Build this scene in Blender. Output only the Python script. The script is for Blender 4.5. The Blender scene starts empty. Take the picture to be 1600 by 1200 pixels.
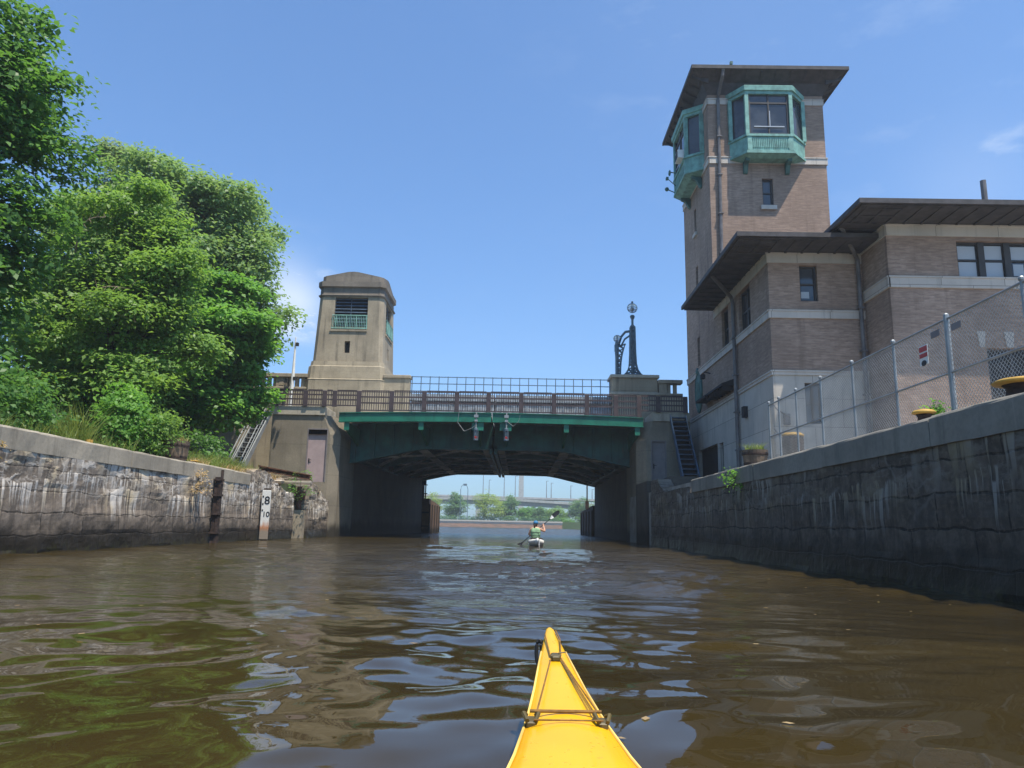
import bpy, math, random
import numpy as np
from mathutils import Vector, noise
random.seed(7)
rng = np.random.default_rng(11)
C = bpy.context.scene.collection
S = bpy.context.scene

# ------------------------------------------------------------------ camera
cam_d = bpy.data.cameras.new('camera'); cam = bpy.data.objects.new('camera', cam_d); C.objects.link(cam)
S.camera = cam
cam_d.sensor_width = 36; cam_d.lens = 36*1160/1600
cam_d.clip_start = 0.05; cam_d.clip_end = 6000
pitch = math.atan(221/1160); yaw = math.radians(.75); roll = .02
fw = Vector((-math.sin(yaw)*math.cos(pitch), math.cos(yaw)*math.cos(pitch), math.sin(pitch)))
r0 = Vector((math.cos(yaw), math.sin(yaw), 0)); u0 = r0.cross(fw)
rr = r0*math.cos(roll)+u0*math.sin(roll); uu = rr.cross(fw)
from mathutils import Matrix
cam.matrix_world = Matrix(((rr.x, uu.x, -fw.x, 0), (rr.y, uu.y, -fw.y, 0), (rr.z, uu.z, -fw.z, .75), (0, 0, 0, 1)))
S.render.resolution_x = 1024; S.render.resolution_y = 768
S.cycles.max_bounces = 6; S.cycles.diffuse_bounces = 3; S.cycles.glossy_bounces = 3
S.cycles.transparent_max_bounces = 8; S.cycles.use_denoising = True
S.cycles.sample_clamp_indirect = 6

# ------------------------------------------------------------------ light
SUN = Vector((.87, -1.0, 3.25)).normalized()
elev = math.asin(SUN.z); srot = math.atan2(SUN.x, SUN.y)
sd = bpy.data.lights.new('sun', 'SUN'); sd.energy = 5.0; sd.angle = math.radians(.5); sd.color = (1, .93, .80)
so = bpy.data.objects.new('sun', sd); C.objects.link(so); so.rotation_euler = SUN.to_track_quat('Z', 'Y').to_euler()
so.location = (20, -20, 80)
W = bpy.data.worlds.new('World'); S.world = W; W.use_nodes = True
wn = W.node_tree; wn.nodes.clear()
def wnode(t, **k):
    n = wn.nodes.new(t)
    for a, b in k.items(): setattr(n, a, b)
    return n
sky = wnode('ShaderNodeTexSky', sky_type='NISHITA', sun_disc=False, sun_elevation=elev, sun_rotation=srot,
            altitude=0, air_density=1.0, dust_density=1.0, ozone_density=2.2)
bg = wnode('ShaderNodeBackground'); bg.inputs[1].default_value = .12
wo = wnode('ShaderNodeOutputWorld')
tc = wnode('ShaderNodeTexCoord')
# thin cloud wisps low over the river, made of noise on the sky direction
mp = wnode('ShaderNodeMapping'); mp.inputs['Scale'].default_value = (5, 5, 13)
nz = wnode('ShaderNodeTexNoise'); nz.inputs['Scale'].default_value = 1.5; nz.inputs['Detail'].default_value = 9; nz.inputs['Roughness'].default_value = .62
cr = wnode('ShaderNodeValToRGB'); cr.color_ramp.elements[0].position = .52; cr.color_ramp.elements[1].position = .8
wn.links.new(tc.outputs['Generated'], mp.inputs[0]); wn.links.new(mp.outputs[0], nz.inputs['Vector']); wn.links.new(nz.outputs['Fac'], cr.inputs[0])
mx = wnode('ShaderNodeMixRGB'); mx.inputs[2].default_value = (5.6, 6.2, 7.0, 1)
def wmath(op, a, b=None):
    n = wnode('ShaderNodeMath', operation=op)
    for i, v in enumerate((a, b)):
        if v is None: continue
        if isinstance(v, (int, float)): n.inputs[i].default_value = v
        else: wn.links.new(v, n.inputs[i])
    return n.outputs[0]
tot = None
for d, tight, amt in (((-.342, 1, .318), 1100, 4.5), ((-.310, 1, .295), 2200, 3.5), ((.64, 1, .485), 400, .8), ((.285, 1, .77), 70, .22), ((.68, 1, .66), 60, .12), ((-.02, 1, .03), 60, .35)):
    dv = Vector(d).normalized()
    vd = wnode('ShaderNodeVectorMath', operation='DOT_PRODUCT'); vd.inputs[1].default_value = dv
    wn.links.new(tc.outputs['Generated'], vd.inputs[0])
    p = wmath('POWER', wmath('MAXIMUM', vd.outputs['Value'], 0), tight)
    p = wmath('MULTIPLY', p, amt)
    tot = p if tot is None else wmath('ADD', tot, p)
fac = wmath('MINIMUM', wmath('MULTIPLY', tot, wmath('ADD', cr.outputs[0], .12)), .75)
tn = wnode('ShaderNodeMixRGB', blend_type='MULTIPLY'); tn.inputs[0].default_value = 1; tn.inputs[2].default_value = (.62, .99, 1.30, 1)
wn.links.new(sky.outputs[0], tn.inputs[1]); wn.links.new(tn.outputs[0], mx.inputs[1]); wn.links.new(fac, mx.inputs[0])
wn.links.new(mx.outputs[0], bg.inputs[0]); wn.links.new(bg.outputs[0], wo.inputs[0])
S.view_settings.view_transform = 'Standard'; S.view_settings.look = 'None'
S.view_settings.exposure = .52; S.view_settings.gamma = 1

# ------------------------------------------------------------------ mesh helpers
class MB:
    def __init__(s): s.v = []; s.f = []
    def add(s, vs, fs):
        n = len(s.v); s.v += [tuple(p) for p in vs]; s.f += [tuple(i+n for i in f) for f in fs]; return s
    def box(s, x0, x1, y0, y1, z0, z1):
        return s.add([(x, y, z) for z in (z0, z1) for y in (y0, y1) for x in (x0, x1)],
                     [(0, 2, 3, 1), (4, 5, 7, 6), (0, 1, 5, 4), (2, 6, 7, 3), (0, 4, 6, 2), (1, 3, 7, 5)])
    def bbox(s, x0, x1, y0, y1, z0, z1, b=.02):      # box with chamfered upright and top edges
        pl = [(x0+b, y0), (x1-b, y0), (x1, y0+b), (x1, y1-b), (x1-b, y1), (x0+b, y1), (x0, y1-b), (x0, y0+b)]
        cx, cy = (x0+x1)/2, (y0+y1)/2
        sx = max(.01, 1-2*b/(x1-x0)); sy = max(.01, 1-2*b/(y1-y0))
        top = [(cx+(x-cx)*sx, cy+(y-cy)*sy) for x, y in pl]
        return s.loft([[(x, y, z0) for x, y in pl], [(x, y, z1-b) for x, y in pl], [(x, y, z1) for x, y in top]])
    def loft(s, rings, cap=True, closed=True):
        n = len(rings[0]); vs = [p for r in rings for p in r]; fs = []
        for k in range(len(rings)-1):
            for i in range(n if closed else n-1):
                j = (i+1) % n; fs.append((k*n+i, k*n+j, (k+1)*n+j, (k+1)*n+i))
        if cap: fs += [tuple(reversed(range(n))), tuple(range((len(rings)-1)*n, len(rings)*n))]
        return s.add(vs, fs)
    def prism(s, poly, ax, a, b):                    # poly in the other two axes (in xyz order), extruded along ax from a to b
        def P(p, t):
            return (t, p[0], p[1]) if ax == 'x' else (p[0], t, p[1]) if ax == 'y' else (p[0], p[1], t)
        return s.loft([[P(p, a) for p in poly], [P(p, b) for p in poly]])
    def tube(s, pts, r, n=8, cap=True):
        pts = [Vector(p) for p in pts]; rs = r if isinstance(r, (list, tuple)) else [r]*len(pts); rings = []
        up = Vector((0, 0, 1))
        for i, p in enumerate(pts):
            d = (pts[min(i+1, len(pts)-1)]-pts[max(i-1, 0)]).normalized()
            a = d.cross(up if abs(d.z) < .95 else Vector((1, 0, 0))).normalized(); b = a.cross(d)
            rings.append([tuple(p+(a*math.cos(t)+b*math.sin(t))*rs[i]) for t in [2*math.pi*k/n+math.pi/4*(n == 4) for k in range(n)]])
        return s.loft(rings, cap)
    def lathe(s, prof, c, n=20):                     # prof: (radius, z)
        return s.loft([[(c[0]+r*math.cos(2*math.pi*k/n), c[1]+r*math.sin(2*math.pi*k/n), c[2]+z) for k in range(n)] for r, z in prof])
    def ball(s, c, r, n=12, m=8, sc=(1, 1, 1)):
        return s.loft([[(c[0]+sc[0]*max(1e-3, r*math.sin(math.pi*j/m))*math.cos(2*math.pi*k/n), c[1]+sc[1]*max(1e-3, r*math.sin(math.pi*j/m))*math.sin(2*math.pi*k/n),
                         c[2]-sc[2]*r*math.cos(math.pi*j/m)) for k in range(n)] for j in range(m+1)])
    def quad(s, *p): return s.add(p, [tuple(range(len(p)))])
    def build(s, name, mat, parent=None, smooth=False, org=None):
        o = mesh_obj(name, s.v, s.f, mat, parent, smooth, org); return o

def world_of(o):
    v = Vector((0, 0, 0))
    while o is not None: v = v+o.location; o = o.parent
    return v
def mesh_obj(name, v, f, mat, parent=None, smooth=False, org=None):
    me = bpy.data.meshes.new(name); w = world_of(parent)
    if org is None and parent is None:
        a = np.array(v); org = Vector((float(a[:, 0].mean()), float(a[:, 1].mean()), float(a[:, 2].min())))
    q = Vector(org) if (org is not None and parent is None) else w
    a = np.array(v, dtype=float)-np.array(q)
    me.from_pydata(a.tolist(), [], f); me.update()
    if smooth: me.polygons.foreach_set('use_smooth', [True]*len(me.polygons))
    me.materials.append(mat)
    o = bpy.data.objects.new(name, me); C.objects.link(o)
    if parent: o.parent = parent
    else: o.location = q
    return o
def tag(o, label=None, cat=None, group=None, kind=None):
    if label: o['label'] = label
    if cat: o['category'] = cat
    if group: o['group'] = group
    if kind: o['kind'] = kind
    return o
def thing(name, loc, label, cat, group=None):
    o = bpy.data.objects.new(name, None); C.objects.link(o); o.location = loc; o.empty_display_size = .3
    return tag(o, label, cat, group)
def copy_tree(o, parent=None):
    c = o.copy(); C.objects.link(c)
    if parent: c.parent = parent
    for ch in [x for x in bpy.data.objects if x.parent == o]: copy_tree(ch, c)
    return c

# ------------------------------------------------------------------ materials
class N:
    def __init__(s, name):
        s.m = bpy.data.materials.new(name); s.m.use_nodes = True; s.t = s.m.node_tree; s.t.nodes.clear()
        s.out = s.t.nodes.new('ShaderNodeOutputMaterial'); s.p = s.t.nodes.new('ShaderNodeBsdfPrincipled')
        s.t.links.new(s.p.outputs[0], s.out.inputs[0])
        g = s.t.nodes.new('ShaderNodeNewGeometry'); s.pos = g.outputs['Position']; s.isl = g.outputs['Random Per Island']
    def n(s, t, **k):
        x = s.t.nodes.new(t)
        for a, b in k.items(): setattr(x, a, b)
        return x
    def L(s, a, b):
        if isinstance(a, (int, float)): b.default_value = a
        elif isinstance(a, (tuple, list)): b.default_value = (tuple(a)+(1,))[:4] if len(b.default_value) == 4 else a
        else: s.t.links.new(a, b)
    def math(s, op, a, b=0, c=None):
        x = s.n('ShaderNodeMath', operation=op); s.L(a, x.inputs[0]); s.L(b, x.inputs[1])
        if c is not None: s.L(c, x.inputs[2])
        return x.outputs[0]
    def scale(s, sx, sy, sz, v=None):
        x = s.n('ShaderNodeMapping'); s.L(v or s.pos, x.inputs[0]); x.inputs['Scale'].default_value = (sx, sy, sz); return x.outputs[0]
    def noise(s, vec=None, sc=1, det=4, ro=.55, dist=0):
        x = s.n('ShaderNodeTexNoise'); s.L(vec or s.pos, x.inputs['Vector']); x.inputs['Scale'].default_value = sc
        x.inputs['Detail'].default_value = det; x.inputs['Roughness'].default_value = ro; x.inputs['Distortion'].default_value = dist; return x.outputs['Fac']
    def ramp(s, v, a, b, lo=0, hi=1):                # smooth map a..b -> lo..hi, clamped
        x = s.n('ShaderNodeMapRange', interpolation_type='SMOOTHSTEP'); s.L(v, x.inputs[0])
        for i, q in enumerate((a, b, lo, hi)): s.L(q, x.inputs[i+1])
        return x.outputs[0]
    def mix(s, f, a, b, mode='MIX'):
        x = s.n('ShaderNodeMixRGB', blend_type=mode); s.L(f, x.inputs[0]); s.L(a, x.inputs[1]); s.L(b, x.inputs[2]); return x.outputs[0]
    def xyz(s, v=None):
        x = s.n('ShaderNodeSeparateXYZ'); s.L(v or s.pos, x.inputs[0]); return x.outputs
    def comb(s, a, b, c=0.0):
        x = s.n('ShaderNodeCombineXYZ'); s.L(a, x.inputs[0]); s.L(b, x.inputs[1]); s.L(c, x.inputs[2]); return x.outputs[0]
    def bump(s, h, st=.5, d=.02):
        x = s.n('ShaderNodeBump'); x.inputs['Strength'].default_value = st; x.inputs['Distance'].default_value = d
        s.L(h, x.inputs['Height']); s.L(x.outputs[0], s.p.inputs['Normal'])
    def fin(s, col, rough=.8, metal=0, spec=.4):
        s.L(col, s.p.inputs['Base Color']); s.L(rough, s.p.inputs['Roughness']); s.L(metal, s.p.inputs['Metallic'])
        s.p.inputs['Specular IOR Level'].default_value = spec; return s.m

def plain(name, col, rough=.6, metal=0, var=.25, sc=3, spec=.4, bump=.1, streak=0, rust=0):
    k = N(name)
    a = k.mix(k.ramp(k.noise(sc=sc, det=6), .3, .7), tuple(c*(1-var) for c in col), tuple(min(1, c*(1+var)) for c in col))
    if rust:
        a = k.mix(k.ramp(k.noise(k.scale(1, 1, .5), sc=2.6, det=8, ro=.7), .60, .70, 0, rust), a, (.13, .06, .035))
    if streak:
        st = k.ramp(k.noise(k.scale(5, 5, .35), det=5), .5, .72)
        a = k.mix(k.math('MULTIPLY', st, streak), a, tuple(c*.35 for c in col))
    if bump: k.bump(k.noise(sc=sc*9, det=3), bump, .01)
    return k.fin(a, rough, metal, spec)

def concrete(name, col, dark=(.05, .045, .035), amt=.6, wet=None, joint=None):
    k = N(name); x, y, z = k.xyz()
    a = k.mix(k.ramp(k.noise(sc=.8, det=8), .3, .7), tuple(c*.78 for c in col), tuple(c*1.15 for c in col))
    a = k.mix(k.ramp(k.noise(sc=14, det=4), .35, .75, 0, .35), a, tuple(c*.6 for c in col))
    st = k.ramp(k.noise(k.scale(3.2, 3.2, .22), det=7, ro=.6), .5, .78)
    st2 = k.ramp(k.noise(sc=.5, det=3), .34, .52)
    a = k.mix(k.math('MULTIPLY', k.math('MULTIPLY', st, st2), amt), a, dark)
    wh = k.ramp(k.noise(k.scale(6, 6, .3), sc=1.3, det=6), .63, .78, 0, .35)
    a = k.mix(wh, a, tuple(min(.7, c*1.8) for c in col))
    if joint:
        w = k.math('FRACT', k.math('DIVIDE', z, joint)); a = k.mix(k.ramp(w, .0, .035, .45, 0), a, tuple(c*.35 for c in col))
    if wet is not None:
        n = k.noise(k.scale(2, 2, .8), det=6); zz = k.math('ADD', z, k.math('MULTIPLY', k.math('SUBTRACT', n, .5), .9))
        a = k.mix(k.ramp(zz, wet*.35, wet, .92, 0), a, (.018, .015, .010))
    k.bump(k.math('ADD', k.noise(sc=9, det=6), k.math('MULTIPLY', k.noise(sc=60), .4)), .35, .015)
    return k.fin(a, .88, 0, .25)

def brickmat(name, c1, c2, mortar, axis_y=False):
    k = N(name); x, y, z = k.xyz(); h = k.math('ADD', x, y)
    b = k.n('ShaderNodeTexBrick'); b.offset = .5
    k.L(k.comb(h, z), b.inputs['Vector']); k.L(c1, b.inputs['Color1']); k.L(c2, b.inputs['Color2']); k.L(mortar, b.inputs['Mortar'])
    for q, v in (('Scale', 1), ('Mortar Size', .009), ('Mortar Smooth', .1), ('Bias', 0), ('Brick Width', .36), ('Row Height', .075)): b.inputs[q].default_value = v
    n1 = k.noise(k.comb(k.math('MULTIPLY', h, 2.8), k.math('MULTIPLY', z, 13.3)), sc=1, det=2)
    a = k.mix(k.ramp(n1, .35, .68, 0, .55), b.outputs[0], tuple(c*.45 for c in c1))
    a = k.mix(k.ramp(k.noise(k.comb(k.math('MULTIPLY', h, 2.8), k.math('MULTIPLY', z, 13.3), 4.), sc=1, det=2), .6, .72, 0, .5), a, tuple(min(.6, c*1.6) for c in c2))
    a = k.mix(k.ramp(k.noise(sc=.45, det=7), .35, .7, 0, .55), a, tuple(c*.55 for c in c2))
    a = k.mix(k.ramp(k.noise(k.scale(2, 2, .2), det=6), .52, .72, 0, .45), a, tuple(c*.4 for c in c2))
    k.bump(k.math('ADD', k.math('MULTIPLY', b.outputs['Fac'], -1), k.math('MULTIPLY', k.noise(sc=30), .5)), .5, .012)
    return k.fin(a, .9, 0, .2)

def ashlar(name, col, bw, rh, off=0.0):
    k = N(name); x, y, z = k.xyz(); h = k.math('ADD', k.math('ADD', x, y), off)
    b = k.n('ShaderNodeTexBrick'); k.L(k.comb(h, k.math('SUBTRACT', z, .3)), b.inputs['Vector'])
    k.L(tuple(c*.9 for c in col), b.inputs['Color1']); k.L(tuple(c*1.08 for c in col), b.inputs['Color2']); k.L(tuple(c*.4 for c in col), b.inputs['Mortar'])
    for q, v in (('Scale', 1), ('Mortar Size', .012), ('Mortar Smooth', .2), ('Brick Width', bw), ('Row Height', rh)): b.inputs[q].default_value = v
    a = k.mix(k.ramp(k.noise(sc=1.1, det=7), .3, .75, 0, .45), b.outputs[0], tuple(c*.6 for c in col))
    a = k.mix(k.ramp(k.noise(k.scale(4, 4, .3), det=6), .52, .75, 0, .4), a, tuple(c*.35 for c in col))
    k.bump(k.math('ADD', k.math('MULTIPLY', b.outputs['Fac'], -1), k.math('MULTIPLY', k.noise(sc=12, det=5), .4)), .5, .015)
    return k.fin(a, .85, 0, .25)

def quaymat(name, base, dark, white, seed, wamt=1.0, top=2.0, vn=.8, sp=.015):
    """old granite blocks, lime streaks running down from the cracks, dark wet foot"""
    k = N(name); x, y, z = k.xyz(); yo = k.math('ADD', y, seed)
    wob = k.noise(k.comb(yo, z, seed), sc=1.3, det=5)
    wy = k.math('ADD', yo, k.math('MULTIPLY', wob, .16)); wz = k.math('ADD', z, k.math('MULTIPLY', wob, .22))
    b = k.n('ShaderNodeTexBrick'); k.L(k.comb(wy, wz), b.inputs['Vector'])
    k.L(tuple(c*.75 for c in base), b.inputs['Color1']); k.L(tuple(c*1.3 for c in base), b.inputs['Color2']); k.L(tuple(c*.2 for c in base), b.inputs['Mortar'])
    for q, v in (('Scale', 1), ('Mortar Size', .019), ('Mortar Smooth', .3), ('Brick Width', 1.5), ('Row Height', .46)): b.inputs[q].default_value = v
    a = k.mix(k.ramp(k.noise(sc=2.2, det=9, ro=.65), .32, .68, 0, .75), b.outputs[0], dark)
    a = k.mix(k.ramp(k.noise(sc=8, det=6, ro=.7), .45, .7, 0, .45), a, tuple(c*1.7 for c in base))
    # vertical dark runs
    a = k.mix(k.ramp(k.noise(k.comb(k.math('MULTIPLY', yo, 5), k.math('MULTIPLY', z, .4)), det=6), .48, .7, 0, .6), a, dark)
    # lime: streak starts at a wobbling line, sharp on top, fading down
    tot = None
    for i, (z0, ln, th) in enumerate(((top+.12, .75, .46), (1.42, .95, .49), (top-.35, .6, .50))):
        st = k.noise(k.comb(k.math('MULTIPLY', yo, 4.2+i*2.3), k.math('MULTIPLY', z, .16), seed+i*7.), sc=1.25, det=7, ro=.62)
        edge = k.math('ADD', z0, k.math('MULTIPLY', k.math('SUBTRACT', k.noise(k.comb(yo, 0., seed+i*3.), sc=.9, det=6), .5), .8))
        d = k.math('SUBTRACT', edge, z)
        m = k.math('MULTIPLY', k.ramp(d, -.03, .02), k.ramp(d, 0.05, ln, 1, 0))
        thr = k.math('ADD', th-.03+sp, k.math('MULTIPLY', k.math('MAXIMUM', d, 0), .12))
        s_ = k.math('MULTIPLY', k.ramp(k.math('SUBTRACT', st, thr), 0, .05), m)
        patch = k.ramp(k.noise(k.comb(yo, 0., seed+i*11.), sc=.55, det=3), .36+sp*2, .52+sp)
        s_ = k.math('MULTIPLY', s_, patch)
        tot = s_ if tot is None else k.math('MAXIMUM', tot, s_)
    # lime veins along cracks
    v = k.n('ShaderNodeTexVoronoi', feature='DISTANCE_TO_EDGE'); wv = k.comb(k.math('ADD', k.math('MULTIPLY', wy, 1.0), k.math('MULTIPLY', k.noise(sc=3, det=6), .5)), k.math('ADD', k.math('MULTIPLY', wz, 2.2), k.math('MULTIPLY', k.noise(sc=2.3, det=6, dist=.5), .9)))
    k.L(wv, v.inputs['Vector']); v.inputs['Scale'].default_value = 1.0
    vein = k.math('MULTIPLY', k.ramp(v.outputs['Distance'], .012, .055, 1, 0), k.ramp(z, top-1.15, top-.35))
    vein = k.math('MULTIPLY', vein, k.ramp(k.noise(sc=1.1, det=4), .45, .6, 0, vn))
    crust = k.math('MULTIPLY', k.ramp(k.noise(k.comb(yo, k.math('MULTIPLY', z, 2.4), seed), sc=1.9, det=10, ro=.72), .50, .60, 0, vn), k.ramp(k.math('ADD', z, k.math('MULTIPLY', wob, .8)), top-.55, top+.1))
    tot = k.math('MAXIMUM', tot, crust)
    tot = k.math('MULTIPLY', k.math('MAXIMUM', tot, vein), wamt)
    a = k.mix(tot, a, k.mix(k.ramp(k.noise(sc=.9), .45, .65), white, (white[0]*.9, white[1]*.78, white[2]*.55)))
    n = k.noise(k.comb(yo, z, seed), sc=2.2, det=8, ro=.65); zz = k.math('ADD', z, k.math('MULTIPLY', k.math('SUBTRACT', n, .5), .7))
    a = k.mix(k.ramp(zz, .25, .85, .93, 0), a, (.020, .016, .011))
    a = k.mix(k.math('MULTIPLY', k.ramp(zz, .02, .2, 1, 0), k.ramp(k.noise(sc=9, det=5), .45, .6)), a, (.045, .042, .018))
    k.bump(k.math('ADD', k.math('MULTIPLY', b.outputs['Fac'], -1.0), k.math('ADD', k.math('MULTIPLY', k.noise(sc=4, det=9, ro=.7), .7), k.math('MULTIPLY', tot, .3))), .6, .04)
    return k.fin(a, k.ramp(z, .2, .7, .45, .9), 0, .35)

def leafmat(name, c1, c2, trans=.5):
    c1 = tuple(c*1.75 for c in c1); c2 = tuple(c*1.75 for c in c2)
    k = N(name)
    col = k.mix(k.isl, c1, c2)
    col = k.mix(k.ramp(k.noise(sc=.6, det=3), .4, .62, 0, .55), col, tuple(c*.6 for c in c1))
    col = k.mix(k.ramp(k.noise(sc=1.5, det=4), .52, .7, 0, .5), col, (c2[0]*1.5, c2[1]*1.25, c2[2]*1.1))
    k.fin(col, .45, 0, .35)
    t = k.n('ShaderNodeBsdfTranslucent'); k.L(k.mix(.5, col, (c2[0]*1.5, c2[1]*1.5, c2[2]*.6)), t.inputs[0])
    m = k.n('ShaderNodeMixShader'); m.inputs[0].default_value = trans
    k.L(k.p.outputs[0], m.inputs[1]); k.L(t.outputs[0], m.inputs[2]); k.L(m.outputs[0], k.out.inputs[0])
    return k.m

M = {}
M['conc'] = concrete('concrete', (.33, .275, .20), amt=.75)
M['conc_j'] = concrete('cast concrete with board lines', (.34, .285, .205), amt=.85, joint=.62)
M['conc_wall'] = concrete('abutment concrete', (.23, .195, .145), amt=.5, wet=.8, joint=1.55)
M['conc_cap'] = concrete('pale concrete cap', (.42, .37, .29), amt=.4)
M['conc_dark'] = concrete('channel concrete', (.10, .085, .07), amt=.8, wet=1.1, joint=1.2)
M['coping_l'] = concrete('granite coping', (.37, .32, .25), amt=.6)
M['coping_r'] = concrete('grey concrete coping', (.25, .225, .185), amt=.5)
M['brick'] = brickmat('tan roman brick', (.47, .33, .255), (.34, .235, .18), (.37, .285, .225))
M['stone'] = ashlar('limestone trim', (.56, .50, .44), 2.2, 9.)
M['ashlar'] = ashlar('limestone blocks', (.52, .47, .41), 2.1, 1.05)
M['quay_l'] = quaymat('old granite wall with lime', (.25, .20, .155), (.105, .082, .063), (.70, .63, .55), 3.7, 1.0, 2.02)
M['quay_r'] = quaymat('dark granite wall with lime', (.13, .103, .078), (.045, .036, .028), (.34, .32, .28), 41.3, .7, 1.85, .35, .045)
M['green'] = plain('green bridge paint', (.012, .14, .088), .45, var=.25, streak=.4, sc=1.5, rust=.35)
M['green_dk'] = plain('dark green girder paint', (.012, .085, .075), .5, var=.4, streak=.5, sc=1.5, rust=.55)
M['steel_lit'] = plain('grey steel with painted light', (.60, .62, .62), .6, var=.25)  # grey steel, raised pale to stand for light reaching the underside
M['road_steel'] = plain('roadway edge steel', (.20, .215, .23), .6, var=.35, rust=.3)
M['steel'] = plain('galvanised steel', (.30, .31, .31), .5, metal=.4, var=.15)
M['steel_blue'] = plain('blue grey railing paint', (.07, .105, .15), .5)
M['brown_rail'] = plain('purple brown railing paint', (.062, .043, .045), .55)
M['door'] = plain('faded pink brown door paint', (.36, .27, .26), .55, var=.08)
M['door_dk'] = plain('grey brown door paint', (.19, .165, .16), .6, var=.1)
M['dark'] = plain('dark opening', (.02, .02, .022), .8, var=.2)
M['copper'] = plain('verdigris copper', (.17, .34, .29), .65, var=.25, streak=.35)
M['copper_dk'] = plain('dull copper trim', (.05, .13, .115), .6, var=.3, streak=.3)
M['soffit'] = plain('dark grey soffit wood', (.055, .050, .052), .7, var=.3)
M['roof'] = plain('brown roof tile', (.11, .085, .07), .8, var=.3, sc=6)
M['win_frame'] = plain('dark window frame', (.045, .038, .035), .5)
M['pipe'] = plain('grey downpipe paint', (.13, .12, .12), .5)
M['rust'] = plain('rusty steel', (.13, .055, .032), .85, var=.5, sc=7, bump=.5)
M['rust_dk'] = plain('dark rusty steel', (.045, .028, .022), .85, var=.5, sc=7, bump=.5)
M['conc_dark2'] = concrete('grey weathered concrete', (.20, .17, .14), amt=.6)
M['white'] = plain('white paint', (.72, .70, .66), .5, var=.06, streak=.2)
M['yellow'] = plain('bollard yellow', (.44, .26, .05), .65, var=.3, streak=.4)
M['black'] = plain('black rubber', (.015, .015, .016), .5)
M['wood'] = plain('grey barrel wood', (.16, .115, .08), .85, var=.35, sc=5, streak=.5)
M['bark'] = plain('tree bark', (.07, .052, .038), .9, var=.4, sc=5, bump=.6)
M['red'] = plain('red lens', (.45, .02, .015), .35, var=.1)
M['iron'] = plain('lamp post iron', (.10, .145, .18), .5, var=.2)
M['skin'] = plain('skin', (.50, .27, .18), .5, var=.08, bump=0)
M['fender'] = concrete('brown timber fender', (.20, .115, .065), amt=.7, wet=.6)
M['fender_dk'] = concrete('dark timber fender', (.07, .052, .042), amt=.7, wet=.6)
k = N('globe glass'); k.p.inputs['Transmission Weight'].default_value = .75; k.p.inputs['IOR'].default_value = 1.15
M['globe'] = k.fin((.85, .88, .9), .12)
k = N('window glass'); M['glass'] = k.fin(k.mix(k.ramp(k.noise(sc=.9), .4, .6), (.03, .035, .045), (.06, .065, .075)), .08, 0, .6)
k = N('white window blind'); M['blind'] = k.fin((.42, .44, .47), .35, 0, .5)
k = N('timber marker board'); x_, y_, z_ = k.xyz()
a_ = k.mix(k.ramp(k.math('ADD', z_, k.math('MULTIPLY', k.noise(k.scale(8, 8, 2)), .7)), .75, 1.15, .95, 0), (.62, .60, .55), (.42, .14, .03))
a_ = k.mix(k.ramp(k.math('ADD', z_, k.math('MULTIPLY', k.noise(k.scale(8, 8, 2)), .3)), .42, .68, 1, 0), a_, (.24, .19, .14))
k.bump(k.noise(sc=20), .3); M['board'] = k.fin(a_, .7)
# kayak gel coat
k = N('yellow kayak plastic'); k.p.inputs['Coat Weight'].default_value = .12
c_ = k.mix(k.ramp(k.noise(sc=5, det=8), .4, .7, 0, .6), (.72, .385, .006), (.66, .33, .006))
c_ = k.mix(k.ramp(k.noise(k.scale(40, 3, 10), det=5, ro=.7), .66, .74, 0, .35), c_, (.80, .52, .12))      # long scuffs
c_ = k.mix(k.ramp(k.noise(sc=38, det=3), .70, .76, 0, .55), c_, (.30, .17, .02))                            # silt specks
v_ = k.n('ShaderNodeTexVoronoi'); v_.inputs['Scale'].default_value = 55; k.L(k.pos, v_.inputs['Vector'])
dr = k.math('MULTIPLY', k.ramp(v_.outputs['Distance'], .1, .3, 1, 0), k.ramp(k.noise(sc=9), .5, .58))
M['kayak'] = k.fin(c_, k.math('SUBTRACT', .42, k.math('MULTIPLY', dr, .32)), 0, .3); k.bump(k.math('ADD', k.math('MULTIPLY', k.noise(sc=70), .15), dr), .35, .0025)

# ------------------------------------------------------------------ water
def water_mat():
    k = N('canal water')
    n1 = k.noise(k.scale(1.0, 2.4, 1), sc=3.2, det=5, ro=.55, dist=.4)
    n2 = k.noise(k.scale(1.0, 2.0, 1), sc=14, det=3, ro=.5)
    far = k.noise(k.scale(.5, 1.3, 1), sc=1.1, det=6, ro=.6)
    x, y, z = k.xyz()
    h = k.math('ADD', k.math('MULTIPLY', n1, k.ramp(y, 4, 18, .008, 1.3)), k.math('MULTIPLY', n2, k.ramp(y, 4, 16, .0, .2)))
    h = k.math('ADD', h, k.math('MULTIPLY', far, k.ramp(y, 6, 34, .02, 6)))
    k.bump(h, .9, .055)
    col = k.mix(k.ramp(k.noise(sc=.35, det=4), .35, .65), (.040, .028, .009), (.030, .021, .007))
    k.p.inputs['IOR'].default_value = 1.34
    return k.fin(col, k.ramp(y, 18, 80, .012, .26), 0, .5)
M['water'] = water_mat()
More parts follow.
